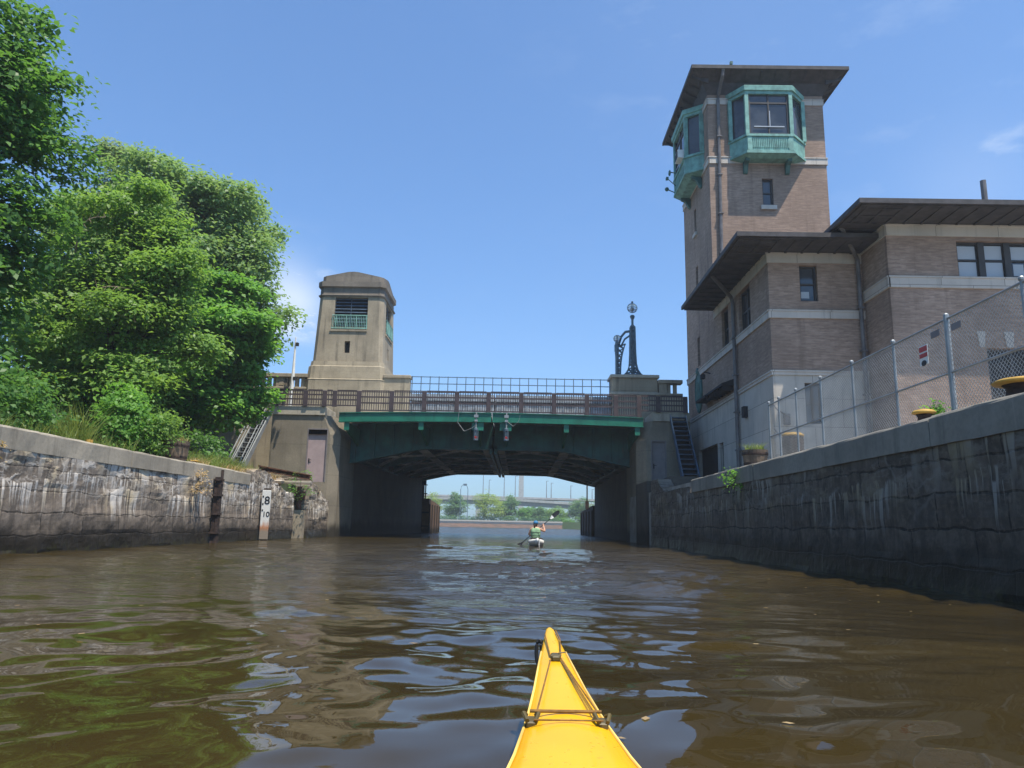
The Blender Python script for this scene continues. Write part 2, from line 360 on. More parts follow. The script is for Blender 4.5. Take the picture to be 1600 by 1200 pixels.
def build_water():
    ys = [-8.]
    while ys[-1] < 420:
        y = ys[-1]; ys.append(y+(.032 if .5 < y < 5.5 else .12 if y <= .5 else min(9, max(.032, .0006*y*y))))
    ys = np.array(ys); t = np.linspace(0, 1, 400)
    lo = np.where(ys < 75, -11.2, -11.2-(ys-75)*1.2); hi = np.where(ys < 75, 7.4, 7.4+(ys-75)*1.2)
    X = lo[:, None]+(hi-lo)[:, None]*t[None, :]; Y = np.repeat(ys[:, None], len(t), 1)
    dx = (hi-lo)/399; dy = np.gradient(ys); sp = np.maximum(dx, dy)[:, None]
    Z = np.zeros_like(X)
    warpx = .35*np.sin(Y*.7+1.3)+.3*np.sin(X*.9+Y*.31); warpy = .3*np.sin(X*.55+.6)+.22*np.sin(Y*.8+X*.43)
    r = np.random.default_rng(5)
    for i in range(90):
        lam = .15*(2.4/.15)**r.random()
        th = math.radians(90+r.normal(0, 30)); kx, ky = math.cos(th)*2*math.pi/lam, math.sin(th)*2*math.pi/lam
        amp = .0034*lam**.8*r.uniform(.4, 1)
        att = np.clip((lam/np.maximum(sp, 1e-3)-2.5)/3, 0, 1)
        Z += att*amp*np.sin(kx*(X+warpx)+ky*(Y+warpy)+r.uniform(0, 6.28))
    calm = (.52+1.7*np.clip((Y-3.5)/11, 0, 1))*(.75+.5*np.sin(X*.5+Y*.23+1)*np.sin(Y*.41-X*.2))
    Z *= calm
    nr, nc = X.shape
    v = np.stack([X, Y, Z], -1).reshape(-1, 3)
    idx = np.arange(nr*nc).reshape(nr, nc)
    f = np.stack([idx[:-1, :-1], idx[:-1, 1:], idx[1:, 1:], idx[1:, :-1]], -1).reshape(-1, 4)
    o = mesh_obj('water', v, f.tolist(), M['water'], None, True, org=(0, 0, 0)); tag(o, kind='structure')
build_water()

# ------------------------------------------------------------------ ground
k = N('ground dirt and grass'); g_ = k.mix(k.ramp(k.noise(sc=.8, det=8), .4, .6), (.05, .07, .022), (.13, .10, .065)); k.bump(k.noise(sc=6, det=6), .6, .06); M['dirt'] = k.fin(g_, .95)
k = N('quay paving'); M['paving'] = k.fin(k.mix(k.ramp(k.noise(sc=1.5, det=8), .35, .65), (.22, .20, .17), (.33, .30, .26)), .9); 
k = N('far park grass'); M['park'] = k.fin(k.mix(k.ramp(k.noise(sc=.1, det=5), .4, .6), (.05, .10, .025), (.08, .12, .04)), .95)
tag(MB().box(-120, -10.35, -30, 42.3, -2, 2.38).build('ground', M['dirt']), kind='structure')
tag(MB().box(5.98, 120, -30, 40.9, -2, 2.36).build('pavement', M['paving']), kind='structure')
tag(MB().box(-600, 600, 236, 1500, -2, 2.1).build('terrain', M['park']), kind='structure')

# ------------------------------------------------------------------ quay walls
def rough_wall(name, mat, parent, xf, y0, y1, z0, z1, sgn, seed, back=.9, amp=.07, topfn=None, step=.12):
    ny = int((y1-y0)/step)+1; nzz = int((z1-z0)/.1)+1
    v = []; f = []
    for i in range(ny+1):
        y = y0+(y1-y0)*i/ny
        zt = topfn(y) if topfn else z1
        for j in range(nzz+1):
            z = z0+(zt-z0)*j/nzz
            cell = noise.cell(Vector((math.floor((y+seed)/1.5+.5*(math.floor(z/.46) % 2)), math.floor(z/.46), seed)))
            d = noise.fractal(Vector((y*.8, z*1.2, seed)), .8, 2.1, 6)*amp+(cell-.5)*amp*.35
            hole = max(0, noise.noise(Vector((y*.55+seed, z*1.1, 5)))-.3)*amp*2.2
            v.append((xf-sgn*(-d+hole), y, z))
    w = nzz+1
    for i in range(ny):
        for j in range(nzz):
            q = (i*w+j, (i+1)*w+j, (i+1)*w+j+1, i*w+j+1)
            f.append(q if sgn > 0 else q[::-1])
    n = len(v)                                       # top, back and ends
    for i in range(ny+1): v.append((xf-sgn*back, v[i*w][1], v[i*w+nzz][2])); v.append((xf-sgn*back, v[i*w][1], z0))
    for i in range(ny):
        a, b = i*w+nzz, (i+1)*w+nzz
        f.append((a, b, n+2*(i+1), n+2*i)); f.append((n+2*i, n+2*(i+1), n+2*(i+1)+1, n+2*i+1))
    for i in (0, ny): f.append(tuple(i*w+j for j in range(w))+(n+2*i, n+2*i+1))
    return mesh_obj(name, v, f, mat, parent)
LX, RX = -10.0, 5.72
ql = thing('quay_wall', (LX, 14, 0), 'sunlit old granite lock wall with white lime streaks below the trees', 'wall')
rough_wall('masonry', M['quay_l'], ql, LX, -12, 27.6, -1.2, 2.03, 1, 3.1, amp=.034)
def coping(par, x0, x1, y0, y1, z0, z1, L, mat, seed, lip=.05, name='coping_stone'):
    rnd = random.Random(seed); y = y0
    while y < y1-.3:
        l = min(L*rnd.uniform(.85, 1.15), y1-y); dx = rnd.uniform(-.012, .012); dz = rnd.uniform(-.012, .012)
        b = .045; pr = []
        xs = (x0+dx, x1+dx); zt = z1+dz
        poly = [(xs[0], z0), (xs[1], z0), (xs[1], zt-b), (xs[1]-b*.35, zt-b*.35), (xs[1]-b, zt), (xs[0]+b, zt), (xs[0]+b*.35, zt-b*.35), (xs[0], zt-b)]
        nseg = max(2, int(l/.25)); rings = []
        for q in range(nseg+1):
            yy = y+.008+(l-.016)*q/nseg
            rings.append([(p[0]+.014*noise.noise(Vector((yy*1.7, i*3.3, seed))), yy, p[1]+.014*noise.noise(Vector((yy*1.9, i*5.1, seed+9)))) for i, p in enumerate(poly)])
        m = MB().loft(rings); m.build(name, mat, par, smooth=False); y += l
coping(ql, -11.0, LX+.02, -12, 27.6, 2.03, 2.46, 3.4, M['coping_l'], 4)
# broken end of the wall beyond the coping
end = thing('quay_wall_end', (-10, 30, 0), 'broken end of the old lock wall with cracked blocks and dry weeds on top', 'wall')
def endtop(y): return 2.35+.32*math.sin((y-27)*.9)*max(0, min(1, (33.2-y)/1.5))-.35*max(0, y-31.5)/1.5+noise.noise(Vector((y*2.2, 1, 1)))*.12
rough_wall('masonry', M['quay_l'], end, -9.98, 27.62, 33.2, -1.2, 2.5, 1, 8.4, back=3.2, amp=.04, topfn=endtop, step=.09)
for i in range(18):
    rub = MB(); s = random.uniform(.1, .30); x = random.uniform(-11.6, -10.1); y = random.uniform(27.6, 32.3); z = 2.3
    rub.ball((x, y, z+.1), s, 6, 4, (random.uniform(.7, 1.2), random.uniform(.8, 1.3), random.uniform(.4, .8)))
    rub.build('loose_stone', M['quay_l'], end)
gp = thing('gate_recess_pier', (-9.9, 36, 0), 'low crumbling block pier left of the dark channel under the bridge', 'pier')
rough_wall('masonry', M['quay_l'], gp, -9.72, 34.6, 38.15, -1.2, 2.3, 1, 15.2, back=3.5, amp=.04, topfn=lambda y: 2.75-.28*(y-34.6)+noise.noise(Vector((y*2, 3, 1)))*.12, step=.09)
MB().box(-13, -10.9, 33.15, 34.7, -1.2, 2.3).build('recess_back', M['conc_dark'], gp)
mm = MB(); mm.box(-10.75, -9.85, 34.2, 34.62, -1, 1.25); mm.build('corbel_stone', M['conc'], gp)
mm = MB(); mm.box(-10.35, -9.9, 34.15, 34.6, 1.75, 2.1); mm.tube([(-10.1, 34.3, 1.3), (-10.1, 34.3, 2.3)], .12); mm.build('hinge_bracket', M['rust'], gp)
bm_ = MB(); bm_.prism([(-11.9, 3.0), (-9.55, 2.62), (-9.55, 2.82), (-11.9, 3.2)], 'y', 33.9, 34.02); bm_.prism([(-11.9, 3.16), (-9.55, 2.80), (-9.55, 2.84), (-11.9, 3.22)], 'y', 33.72, 34.2)
bm_.prism([(-11.9, 2.98), (-9.55, 2.60), (-9.55, 2.64), (-11.9, 3.02)], 'y', 33.72, 34.2)
tag(bm_.build('steel_beam', M['rust']), 'rusty steel beam lying across the gate recess below the pink door', 'beam')

qr = thing('quay_wall', (RX, 14, 0), 'dark shaded lock wall with grey coping below the chain link fence', 'wall')
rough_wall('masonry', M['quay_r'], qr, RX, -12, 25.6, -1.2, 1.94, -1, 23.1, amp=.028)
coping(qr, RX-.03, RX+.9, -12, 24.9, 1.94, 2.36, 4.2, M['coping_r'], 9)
er = thing('quay_wall_end', (5.9, 31, 0), 'stepped dark stone end of the shaded wall below the right stairs', 'wall')
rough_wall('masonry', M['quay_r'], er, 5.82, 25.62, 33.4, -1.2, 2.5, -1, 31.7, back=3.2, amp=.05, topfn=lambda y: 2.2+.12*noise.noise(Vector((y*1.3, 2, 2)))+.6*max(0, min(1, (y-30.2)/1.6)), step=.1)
MB().box(5.9, 8.8, 34.8, 38.1, -1.2, 2.9).build('block', M['conc_dark'], er)
MB().box(7.2, 8.9, 33.4, 34.8, -1.2, 2.6).build('recess_back', M['conc_dark'], er)
st_ = MB()
for i in range(4): st_.box(6.4, 9.1, 30.6+i*.38, 33.3, 2.3+i*.16, 2.46+i*.16)
tag(st_.build('stone_steps', M['conc_dark']), 'low worn stone steps beside the planter below the tower', 'steps')

# rusty guide post and depth board on the left wall
p = MB(); p.box(-9.96, -9.80, 24.33, 24.47, -.8, 2.12); p.box(-9.82, -9.75, 24.3, 24.5, -.8, 2.10)
for z in (.3, .9, 1.5, 2.0): p.box(-9.98, -9.73, 24.26, 24.54, z, z+.06)
p.tube([(-9.76, 24.4, 1.9), (-9.76, 24.4, 2.35)], .05)
tag(p.build('guide_post', M['rust_dk']), 'dark rusty steel guide post bolted to the sunlit wall', 'post')
bd = thing('depth_board', (-9.72, 28.8, 0), 'white depth gauge board with black 8 and 10 and rusty foot', 'sign')
bd.rotation_euler = (0, 0, math.radians(14))
m = MB(); m.bbox(-9.90, -9.58, 28.78, 28.88, .05, 1.90, .012)
o = m.build('board', M['board'], bd)
m = MB(); m.box(-9.86, -9.60, 28.882, 29.0, -.5, 1.98); m.build('backing_timber', M['rust_dk'], bd)
def text(s, size, loc, rot, mat, parent, name='numeral', ext=.004):
    cu = bpy.data.curves.new(name, 'FONT'); cu.body = s; cu.size = size; cu.extrude = ext; cu.align_x = 'CENTER'; cu.align_y = 'CENTER'; cu.offset = size*.014
    tmp = bpy.data.objects.new('tmp', cu); me = bpy.data.meshes.new_from_object(tmp); bpy.data.objects.remove(tmp); me.materials.clear(); me.materials.append(mat)
    o = bpy.data.objects.new(name, me); C.objects.link(o); o.parent = parent
    o.location = Vector(loc)-world_of(parent); o.rotation_euler = rot; return o
for s_, z in (('8', 1.50), ('10', .98)):
    t = text(s_, .42 if s_ == '8' else .27, (-9.70 if s_ == '8' else -9.71, 28.774, z), (math.pi/2, 0, 0), M['black'], bd)
for z in (1.62, 1.34, 1.10): MB().box(-9.875, -9.825, 28.77, 28.777, z, z+.07).build('tick_mark', M['black'], bd)

# ------------------------------------------------------------------ bridge abutments
def abutment(sgn, xin, xout, label, doorx, doorz, dmat):
    """sgn +1: channel lies on the +x side of it"""
    a = thing('bridge_abutment', ((xin+xout)/2, 38.3, 0), label, 'abutment')
    yf = 38.2; ch = .45
    s = sgn
    def ring(z, ins=0):
        return [(xout, yf, z), (xin-s*(ch+ins), yf, z), (xin-s*ins, yf+ch, z), (xin-s*ins, 42.2, z), (xout, 42.2, z)]
    m = MB(); r = [ring(-1.2), ring(5.2), ring(6.2, .38)]
    # wall with a real door recess: front face is left open and made of panels
    n = 5
    for k_ in range(2):
        A, B = r[k_], r[k_+1]
        for i in range(1, n):
            j = (i+1) % n; m.quad(A[i], A[j], B[j], B[i])
    fx = [(xout, xout), (doorx[0], doorx[0]), (doorx[1], doorx[1]), (xin-s*ch, xin-s*ch)]
    fx = sorted([xout, doorx[0], doorx[1], xin-s*ch]); z0, z1 = doorz
    def fq(xa, xb, za, zb): m.quad((xa, yf, za), (xb, yf, za), (xb, yf, zb), (xa, yf, zb))
    fq(fx[0], fx[1], -1.2, 5.2); fq(fx[2], fx[3], -1.2, 5.2); fq(fx[1], fx[2], -1.2, z0); fq(fx[1], fx[2], z1, 5.2)
    e1 = xin-s*ch; e2 = xin-s*(ch+.38)
    m.quad((xout, yf, 5.2), (e1, yf, 5.2), (e2, yf, 6.2), (xout, yf, 6.2))
    d = .16
    for xa in (fx[1], fx[2]): m.quad((xa, yf, z0), (xa, yf+d, z0), (xa, yf+d, z1), (xa, yf, z1))
    m.quad((fx[1], yf, z1), (fx[2], yf, z1), (fx[2], yf+d, z1), (fx[1], yf+d, z1))
    m.build('wall', M['conc_wall'], a)
    c = MB(); e = min(xout, e2)-(.0 if s > 0 else .06); g = max(xout, e2)+(.06 if s > 0 else .0)
    c.bbox(e, g, yf-.09, 40.4, 6.2, 6.36+.3, .03); c.build('cap', M['conc_cap'], a)
    dd = MB(); dd.box(fx[1]+.003, fx[2]-.003, yf+.09, yf+.155, z0, z1-.003); dr = dd.build('door', dmat, a)
    h = MB(); hx = fx[1]+.14
    h.box(hx-.03, hx+.03, yf+.07, yf+.089, z0+.95, z0+1.2); h.tube([(hx, yf+.05, z0+1.12), (hx+.13, yf+.05, z0+1.12)], .015); h.build('handle', M['dark'], dr)
    fr = MB()
    for xa in (fx[1], fx[2]-.05): fr.box(xa, xa+.05, yf-.012, yf+.088, z0, z1)
    fr.box(fx[1], fx[2], yf-.014, yf+.086, z1-.06, z1); fr.build('door_frame', M['door_dk'], dr)
    return a
abutment(1, -9.42, -12.95, 'tan concrete bridge abutment with a faded pink door', (-11.05, -9.98), (2.75, 5.5), M['door'])
abutment(-1, 6.02, 8.75, 'shaded concrete bridge abutment with a grey door beside the right stairs', (6.72, 7.5), (2.8, 5.2), M['door_dk'])

# channel walls under the bridge and the masses they carry
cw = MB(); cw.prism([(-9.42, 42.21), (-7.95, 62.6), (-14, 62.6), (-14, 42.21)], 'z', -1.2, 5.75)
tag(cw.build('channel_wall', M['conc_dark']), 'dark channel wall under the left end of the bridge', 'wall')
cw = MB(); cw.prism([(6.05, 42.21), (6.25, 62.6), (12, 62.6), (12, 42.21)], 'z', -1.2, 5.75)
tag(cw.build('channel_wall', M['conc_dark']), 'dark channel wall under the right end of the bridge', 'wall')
def fender(x0, x1, y0, y1, z0, z1, lab, mf, flip):
    f_ = thing('timber_fender', ((x0+x1)/2, y0, 0), lab, 'fender')
    m = MB(); m.prism([(y0, -1), (y1, -1), (y1, z1), (y0, z0)], 'x', x0, x1); m.build('crib', mf, f_)
    n = 5
    for i in range(n):
        y = y0+.1+(y1-y0-.4)*i/(n-1); xx = x1 if flip else x0
        MB().box(xx-(0 if flip else .1), xx+(.1 if flip else 0), y, y+.3, -1, z1-.1).build('pile', M['fender_dk'], f_)
    for z in (.5, 1.6): MB().box(x0-.05, x1+.05, y0-.06, y0-.003, z, z+.12).build('waler', M['fender_dk'], f_)
fender(-8.35, -7.45, 61.9, 69.8, 2.8, 2.45, 'brown timber fender at the far left mouth of the channel', M['fender'], True)
fender(6.1, 7.2, 62.7, 74, 2.5, 2.2, 'dark timber fender at the far right mouth of the channel', M['fender_dk'], False)
p = MB(); p.tube([(5.95, 66.2, 2.2), (5.95, 66.2, 5.3)], .06); p.box(5.8, 6.1, 66.1, 66.3, 2.3, 3.0)
tag(p.build('post', M['rust_dk']), 'thin dark post standing on the far right fender', 'post')
p = MB()
for x in (-8.35, -7.95, -7.75): p.tube([(x, 61.7, 2.7), (x, 61.7, 4.9)], .05)
for z in (3.2, 3.9, 4.5): p.tube([(-8.4, 61.7, z), (-7.6, 61.7, z)], .04)
p.box(-8.2, -7.8, 61.6, 61.8, 3.9, 4.4)
tag(p.build('steel_frame', M['rust_dk']), 'small dark steel frame above the far left fender', 'frame')

# ------------------------------------------------------------------ bascule leaves
XC = -1.5
def camber(x): return .12*(1-((x-XC)/8)**2)
def leaf(s, xend, label):
    b = thing('bascule_leaf', (xend, 45, 5), label, 'bridge leaf')
    n = 12; xs = [XC+s*.03+(xend-XC-s*.03)*i/n for i in range(n+1)]
    tz = lambda x: 6.29+camber(x)
    m = MB()                                         # green fascia beam with flanges
    rings = [[(x, 38.0, tz(x)-.42), (x, 38.0, tz(x)), (x, 38.12, tz(x)), (x, 38.12, tz(x)-.42)] for x in xs]; m.loft(rings)
    m.loft([[(x, 37.92, tz(x)-.46), (x, 37.92, tz(x)-.423), (x, 38.2, tz(x)-.423), (x, 38.2, tz(x)-.46)] for x in xs])
    m.loft([[(x, 37.94, tz(x)+.003), (x, 37.94, tz(x)+.04), (x, 38.2, tz(x)+.04), (x, 38.2, tz(x)+.003)] for x in xs])
    m.build('fascia_beam', M['green'], b)
    tabs = {1: (-9.0+7.6+.62, 2.35, 6.0), -1: (-2.22, -5.15, -9.0)}[s]
    for tx in tabs:                                  # cantilever brackets under the walkway
        z = tz(tx)-.463; m = MB(); w = .13 if abs(tx-XC) > 1.2 else .3
        m.box(tx-w, tx+w, 38.0, 38.09, z-.42, z)
        m.prism([(38.1, z-.42), (41, z-.95), (41, z), (38.1, z)], 'x', tx-.06, tx+.06); m.build('bracket', M['green'], b)
    m = MB(); m.loft([[(x, 38.21, tz(x)-.1), (x, 38.21, tz(x)), (x, 61.8, tz(x)), (x, 61.8, tz(x)-.1)] for x in xs]); m.build('walkway_deck', M['steel_lit'], b)
    prof = [(0, 4.87), (3.75, 4.84), (4.6, 4.70), (6.0, 4.38), (7.6, 4.03), (abs(xend-XC)+.0, 4.0)]
    def zb(x):
        d = abs(x-XC)
        for (a, za), (c, zc) in zip(prof, prof[1:]):
            if d <= c: return za+(zc-za)*(d-a)/max(1e-6, c-a)
        return prof[-1][1]
    for yg in (41.0, 46.2, 51.5, 56.7, 61.6):        # haunched main girders
        m = MB(); xs2 = [XC+s*(.06+abs(xend-XC-.06*s)*i/24) for i in range(25)]
        m.loft([[(x, yg, zb(x)), (x, yg, tz(x)-.12), (x, yg+.06, tz(x)-.12), (x, yg+.06, zb(x))] for x in xs2])
        m.loft([[(x, yg-.22, zb(x)-.045), (x, yg-.22, zb(x)-.003), (x, yg+.28, zb(x)-.003), (x, yg+.28, zb(x)-.045)] for x in xs2])
        for i in range(1, 8):
            x = XC+s*(.3+i*1.05); m.box(x-.05, x+.05, yg-.16, yg-.003, zb(x)+.02, tz(x)-.2)
        m.build('girder', M['green_dk'], b)
    for dx in (.35, 4.0, 7.4):                       # floor beams seen from below
        x = XC+s*dx; m = MB(); zz = zb(x)+.05
        m.box(x-.05, x+.05, 41.1, 61.5, zz+.1, tz(x)-.15)
        m.build('floor_beam', M['green_dk'], b)
        m = MB(); y = 41.5
        while y < 61.2: m.box(x-.26, x+.26, y, min(y+1.75, 61.4), zz-.06, zz); y += 1.95
        m.build('flange_sun_patch', M['steel_lit'] if dx < 7 else M['green_dk'], b)  # pale segments stand for sun patches through the deck grating; outermost stay dark green
    m = MB()                                         # lateral cross bracing
    for (ya, yb) in ((41.1, 46.2), (46.3, 51.5), (51.6, 56.7), (56.8, 61.6)):
        for da, db in ((.4, 4.0), (4.0, 7.4)):
            xa, xb = XC+s*da, XC+s*db
            m.tube([(xa, ya, zb(xa)+.12), (xb, yb, zb(xb)+.12)], .075, 4); m.tube([(xa, yb, zb(xa)+.16), (xb, ya, zb(xb)+.16)], .075, 4)
    m.build('cross_bracing', M['steel_lit'], b)  # pale tone stands in for sky and water light on the bracing
    m = MB()                                         # stringers
    for x in [XC+s*(1.2+i*1.15) for i in range(6)]: m.box(x-.04, x+.04, 41.1, 61.5, tz(x)-.5, tz(x)-.105)
    m.build('stringer', M['green_dk'], b)
    # upper roadway edge behind the walkway railing
    xe = 5.16 if s > 0 else -6.44
    m = MB(); m.box(*sorted((XC+s*.03, xe)), 42.3, 42.42, 6.6, 7.55); m.box(*sorted((XC+s*.03, xe)), 42.2, 61, 7.75, 8.12)
    for i in range(9): x = XC+s*(.4+i*.72); m.box(x-.05, x+.05, 42.2, 42.29, 6.6, 7.5)
    m.build('roadway_edge', M['road_steel'], b)
    m = MB(); m.box(*sorted((XC+s*.05, XC+s*.22)), 41.0, 61.6, 4.62, 5.1); m.build('tip_lock', M['green_dk'], b)
leaf(-1, -9.42, 'green steel drawbridge leaf reaching from the left abutment to midspan')
leaf(1, 6.3, 'green steel drawbridge leaf reaching from the right abutment to midspan')

# navigation lights
def navlight(x, lab):
    t = thing('navigation_light', (x, 37.75, 6.3), lab, 'navigation light', 'red navigation lights hanging at midspan')
    m = MB(); m.tube([(x, 37.8, 6.42), (x, 37.8, 5.62)], .042, 8); m.box(x-.11, x+.11, 37.7, 37.9, 6.16, 6.3); m.box(x-.08, x+.08, 37.72, 37.92, 5.95, 6.05); m.build('hanger', M['steel'], t)
    m = MB(); m.lathe([(.05, 5.64), (.12, 5.6), (.12, 5.5), (.08, 5.46)], (x, 37.8, 0), 12); m.lathe([(.12, 4.98), (.13, 5.02), (.12, 5.06)], (x, 37.8, 0), 12)
    for a in range(6): m.tube([(x+.115*math.cos(a*math.pi/3), 37.8+.115*math.sin(a*math.pi/3), 5.5), (x+.115*math.cos(a*math.pi/3), 37.8+.115*math.sin(a*math.pi/3), 5.03)], .016, 5)
    m.build('cage', M['iron'], t)
    m = MB(); m.lathe([(.02, 5.0), (.075, 5.02), (.088, 5.1), (.088, 5.18), (.07, 5.2)], (x, 37.8, 0), 14); m.build('red_lens', M['red'], t)
    m = MB(); m.lathe([(.07, 5.2), (.08, 5.28), (.08, 5.44), (.05, 5.46)], (x, 37.8, 0), 14); m.build('housing', M['iron'], t)
    m = MB(); d = -1 if x < XC else 1
    pts = [(x+d*.9, 37.85, 6.45), (x+d*.95, 37.85, 5.9), (x+d*.6, 37.82, 5.45), (x+d*.2, 37.8, 5.62), (x+d*.03, 37.79, 5.75)] if d < 0 else [(x, 37.8, 6.0), (x+.35, 37.85, 5.75), (x+.62, 37.85, 6.0), (x+.7, 37.85, 6.35)]
    m.tube(pts, .013, 5); m.build('cable', M['steel'], t)
navlight(-2.3, 'caged red navigation light hanging left of the midspan joint')
navlight(-.74, 'caged red navigation light hanging right of the midspan joint')

# ------------------------------------------------------------------ brown walkway railing
rl = thing('walkway_railing', (-2, 38.1, 6.35), 'purple brown slatted railing along the green walkway', 'railing')
posts = [-12.75, -11.25, -10.25, -9.72, -8.45, -6.75, -5.05, -3.35, -1.7, .0, 1.7, 3.4, 4.9, 6.1, 7.1, 8.5]
rz = lambda x: (6.36+camber(max(-9.4, min(6.4, x)))) if -9.42 < x < 6.3 else 6.66
for i, x in enumerate(posts):
    z0 = rz(x); z1 = 7.5+camber(max(-9.4, min(6.4, x)))*.5
    MB().bbox(x-.12, x+.12, 38.0, 38.12, z0-.02, z1-.02, .015).build('post', M['brown_rail'], rl)
    if i == len(posts)-1: break
    xb = posts[i+1]; m = MB(); xa_, xb_ = x+.123, xb-.123
    if xb_-xa_ < .15: continue
    zb_ = max(z0, rz(xb)); zt = z1
    hh = zt-zb_
    for fz, th in ((.0, .06), (.36, .075), (.66, .075), (.93, .05), (1.0, .035)):
        z = zb_+.02+hh*fz*.97; m.box(xa_, xb_, 38.03, 38.075, z, z+th)
    nn = max(2, round((xb_-xa_)/.125))
    for j in range(nn): xx = xa_+(xb_-xa_)*(j+.5)/nn; m.box(xx-.017, xx+.017, 38.076, 38.11, zb_+.02, zt)
    m.build('slat_panel', M['brown_rail'], rl)

# ------------------------------------------------------------------ upper bridge parapets, gatehouse, pedestal
def balustrade(x0, x1, lab, solid=(), z0=6.5, zt=9.15, y=42.0):
    t = thing('balustrade', ((x0+x1)/2, y, z0), lab, 'balustrade')
    m = MB(); m.box(x0, x1, y, y+.5, 2.3 if x0 < -40 else z0, 8.25); m.build('wall', M['conc_j'], t)
    m = MB(); m.bbox(x0, x1, y-.08, y+.58, zt-.2, zt, .02); m.bbox(x0, x1, y-.05, y+.55, 8.253, 8.36, .02); m.build('rail', M['conc'], t)
    m = MB(); x = x0+.12; q = 0
    while x < x1-.2:
        if any(a <= x <= b for a, b in solid): x += .06; continue
        m.bbox(x, x+.2, y+.12, y+.38, 8.36, zt-.2, .02); x += .36
    for a, b in solid: m.box(a, b, y+.03, y+.47, 8.36, zt-.2); m.box(a+.2, b-.2, y+.012, y+.03, 8.45, zt-.3)
    m.build('baluster', M['conc'], t)
balustrade(-48, -12.4, 'concrete balustrade running left behind the trees and flagpole', solid=((-48, -16.2), (-14.2, -13.55)))
balustrade(7.85, 9.25, 'short concrete balustrade between lamp pedestal and brick tower', solid=((7.9, 8.35),))
pp = thing('parapet', (-7.3, 42, 6.5), 'solid concrete parapet right of the gatehouse tower', 'parapet')
m = MB(); m.box(-8.0, -6.44, 42.0, 42.6, 6.4, 8.22); m.bbox(-8.0, -6.46, 42.04, 42.56, 8.22, 9.0, .02); m.build('wall', M['conc_j'], pp)
m = MB(); m.bbox(-8.0, -6.40, 41.95, 42.65, 9.0, 9.17, .03); m.build('coping', M['conc'], pp)
ped = thing('lamp_pedestal', (6.5, 42, 6.5), 'broad panelled concrete pedestal under the ornate lamp', 'pedestal')
m = MB(); m.box(5.2, 7.85, 42.0, 43.4, 6.4, 8.25); m.bbox(5.22, 7.83, 42.05, 43.35, 8.4, 9.25, .02)
for a, b in ((5.3, 5.6), (6.0, 7.1), (7.4, 7.75)): m.box(a, b, 42.03, 42.049, 8.52, 9.15)
m.build('wall', M['conc_j'], ped)
m = MB(); m.bbox(5.1, 7.92, 41.9, 43.5, 9.25, 9.42, .03); m.bbox(5.1, 7.92, 41.92, 43.5, 8.253, 8.4, .03); m.build('coping', M['conc_cap'], ped)

# blue grey roadway railing
br = thing('roadway_railing', (-.6, 42.3, 8.15), 'thin blue grey steel railing on the upper roadway', 'railing')
m = MB()
for z in (8.28, 8.72, 9.12): m.box(-6.42, 5.16, 42.28, 42.33, z+0, z+.04)
m.build('rail', M['steel_blue'], br)
for i in range(23): x = -6.35+i*.52; MB().box(x-.022, x+.022, 42.24, 42.279, 8.12, 9.17).build('baluster', M['steel_blue'], br)

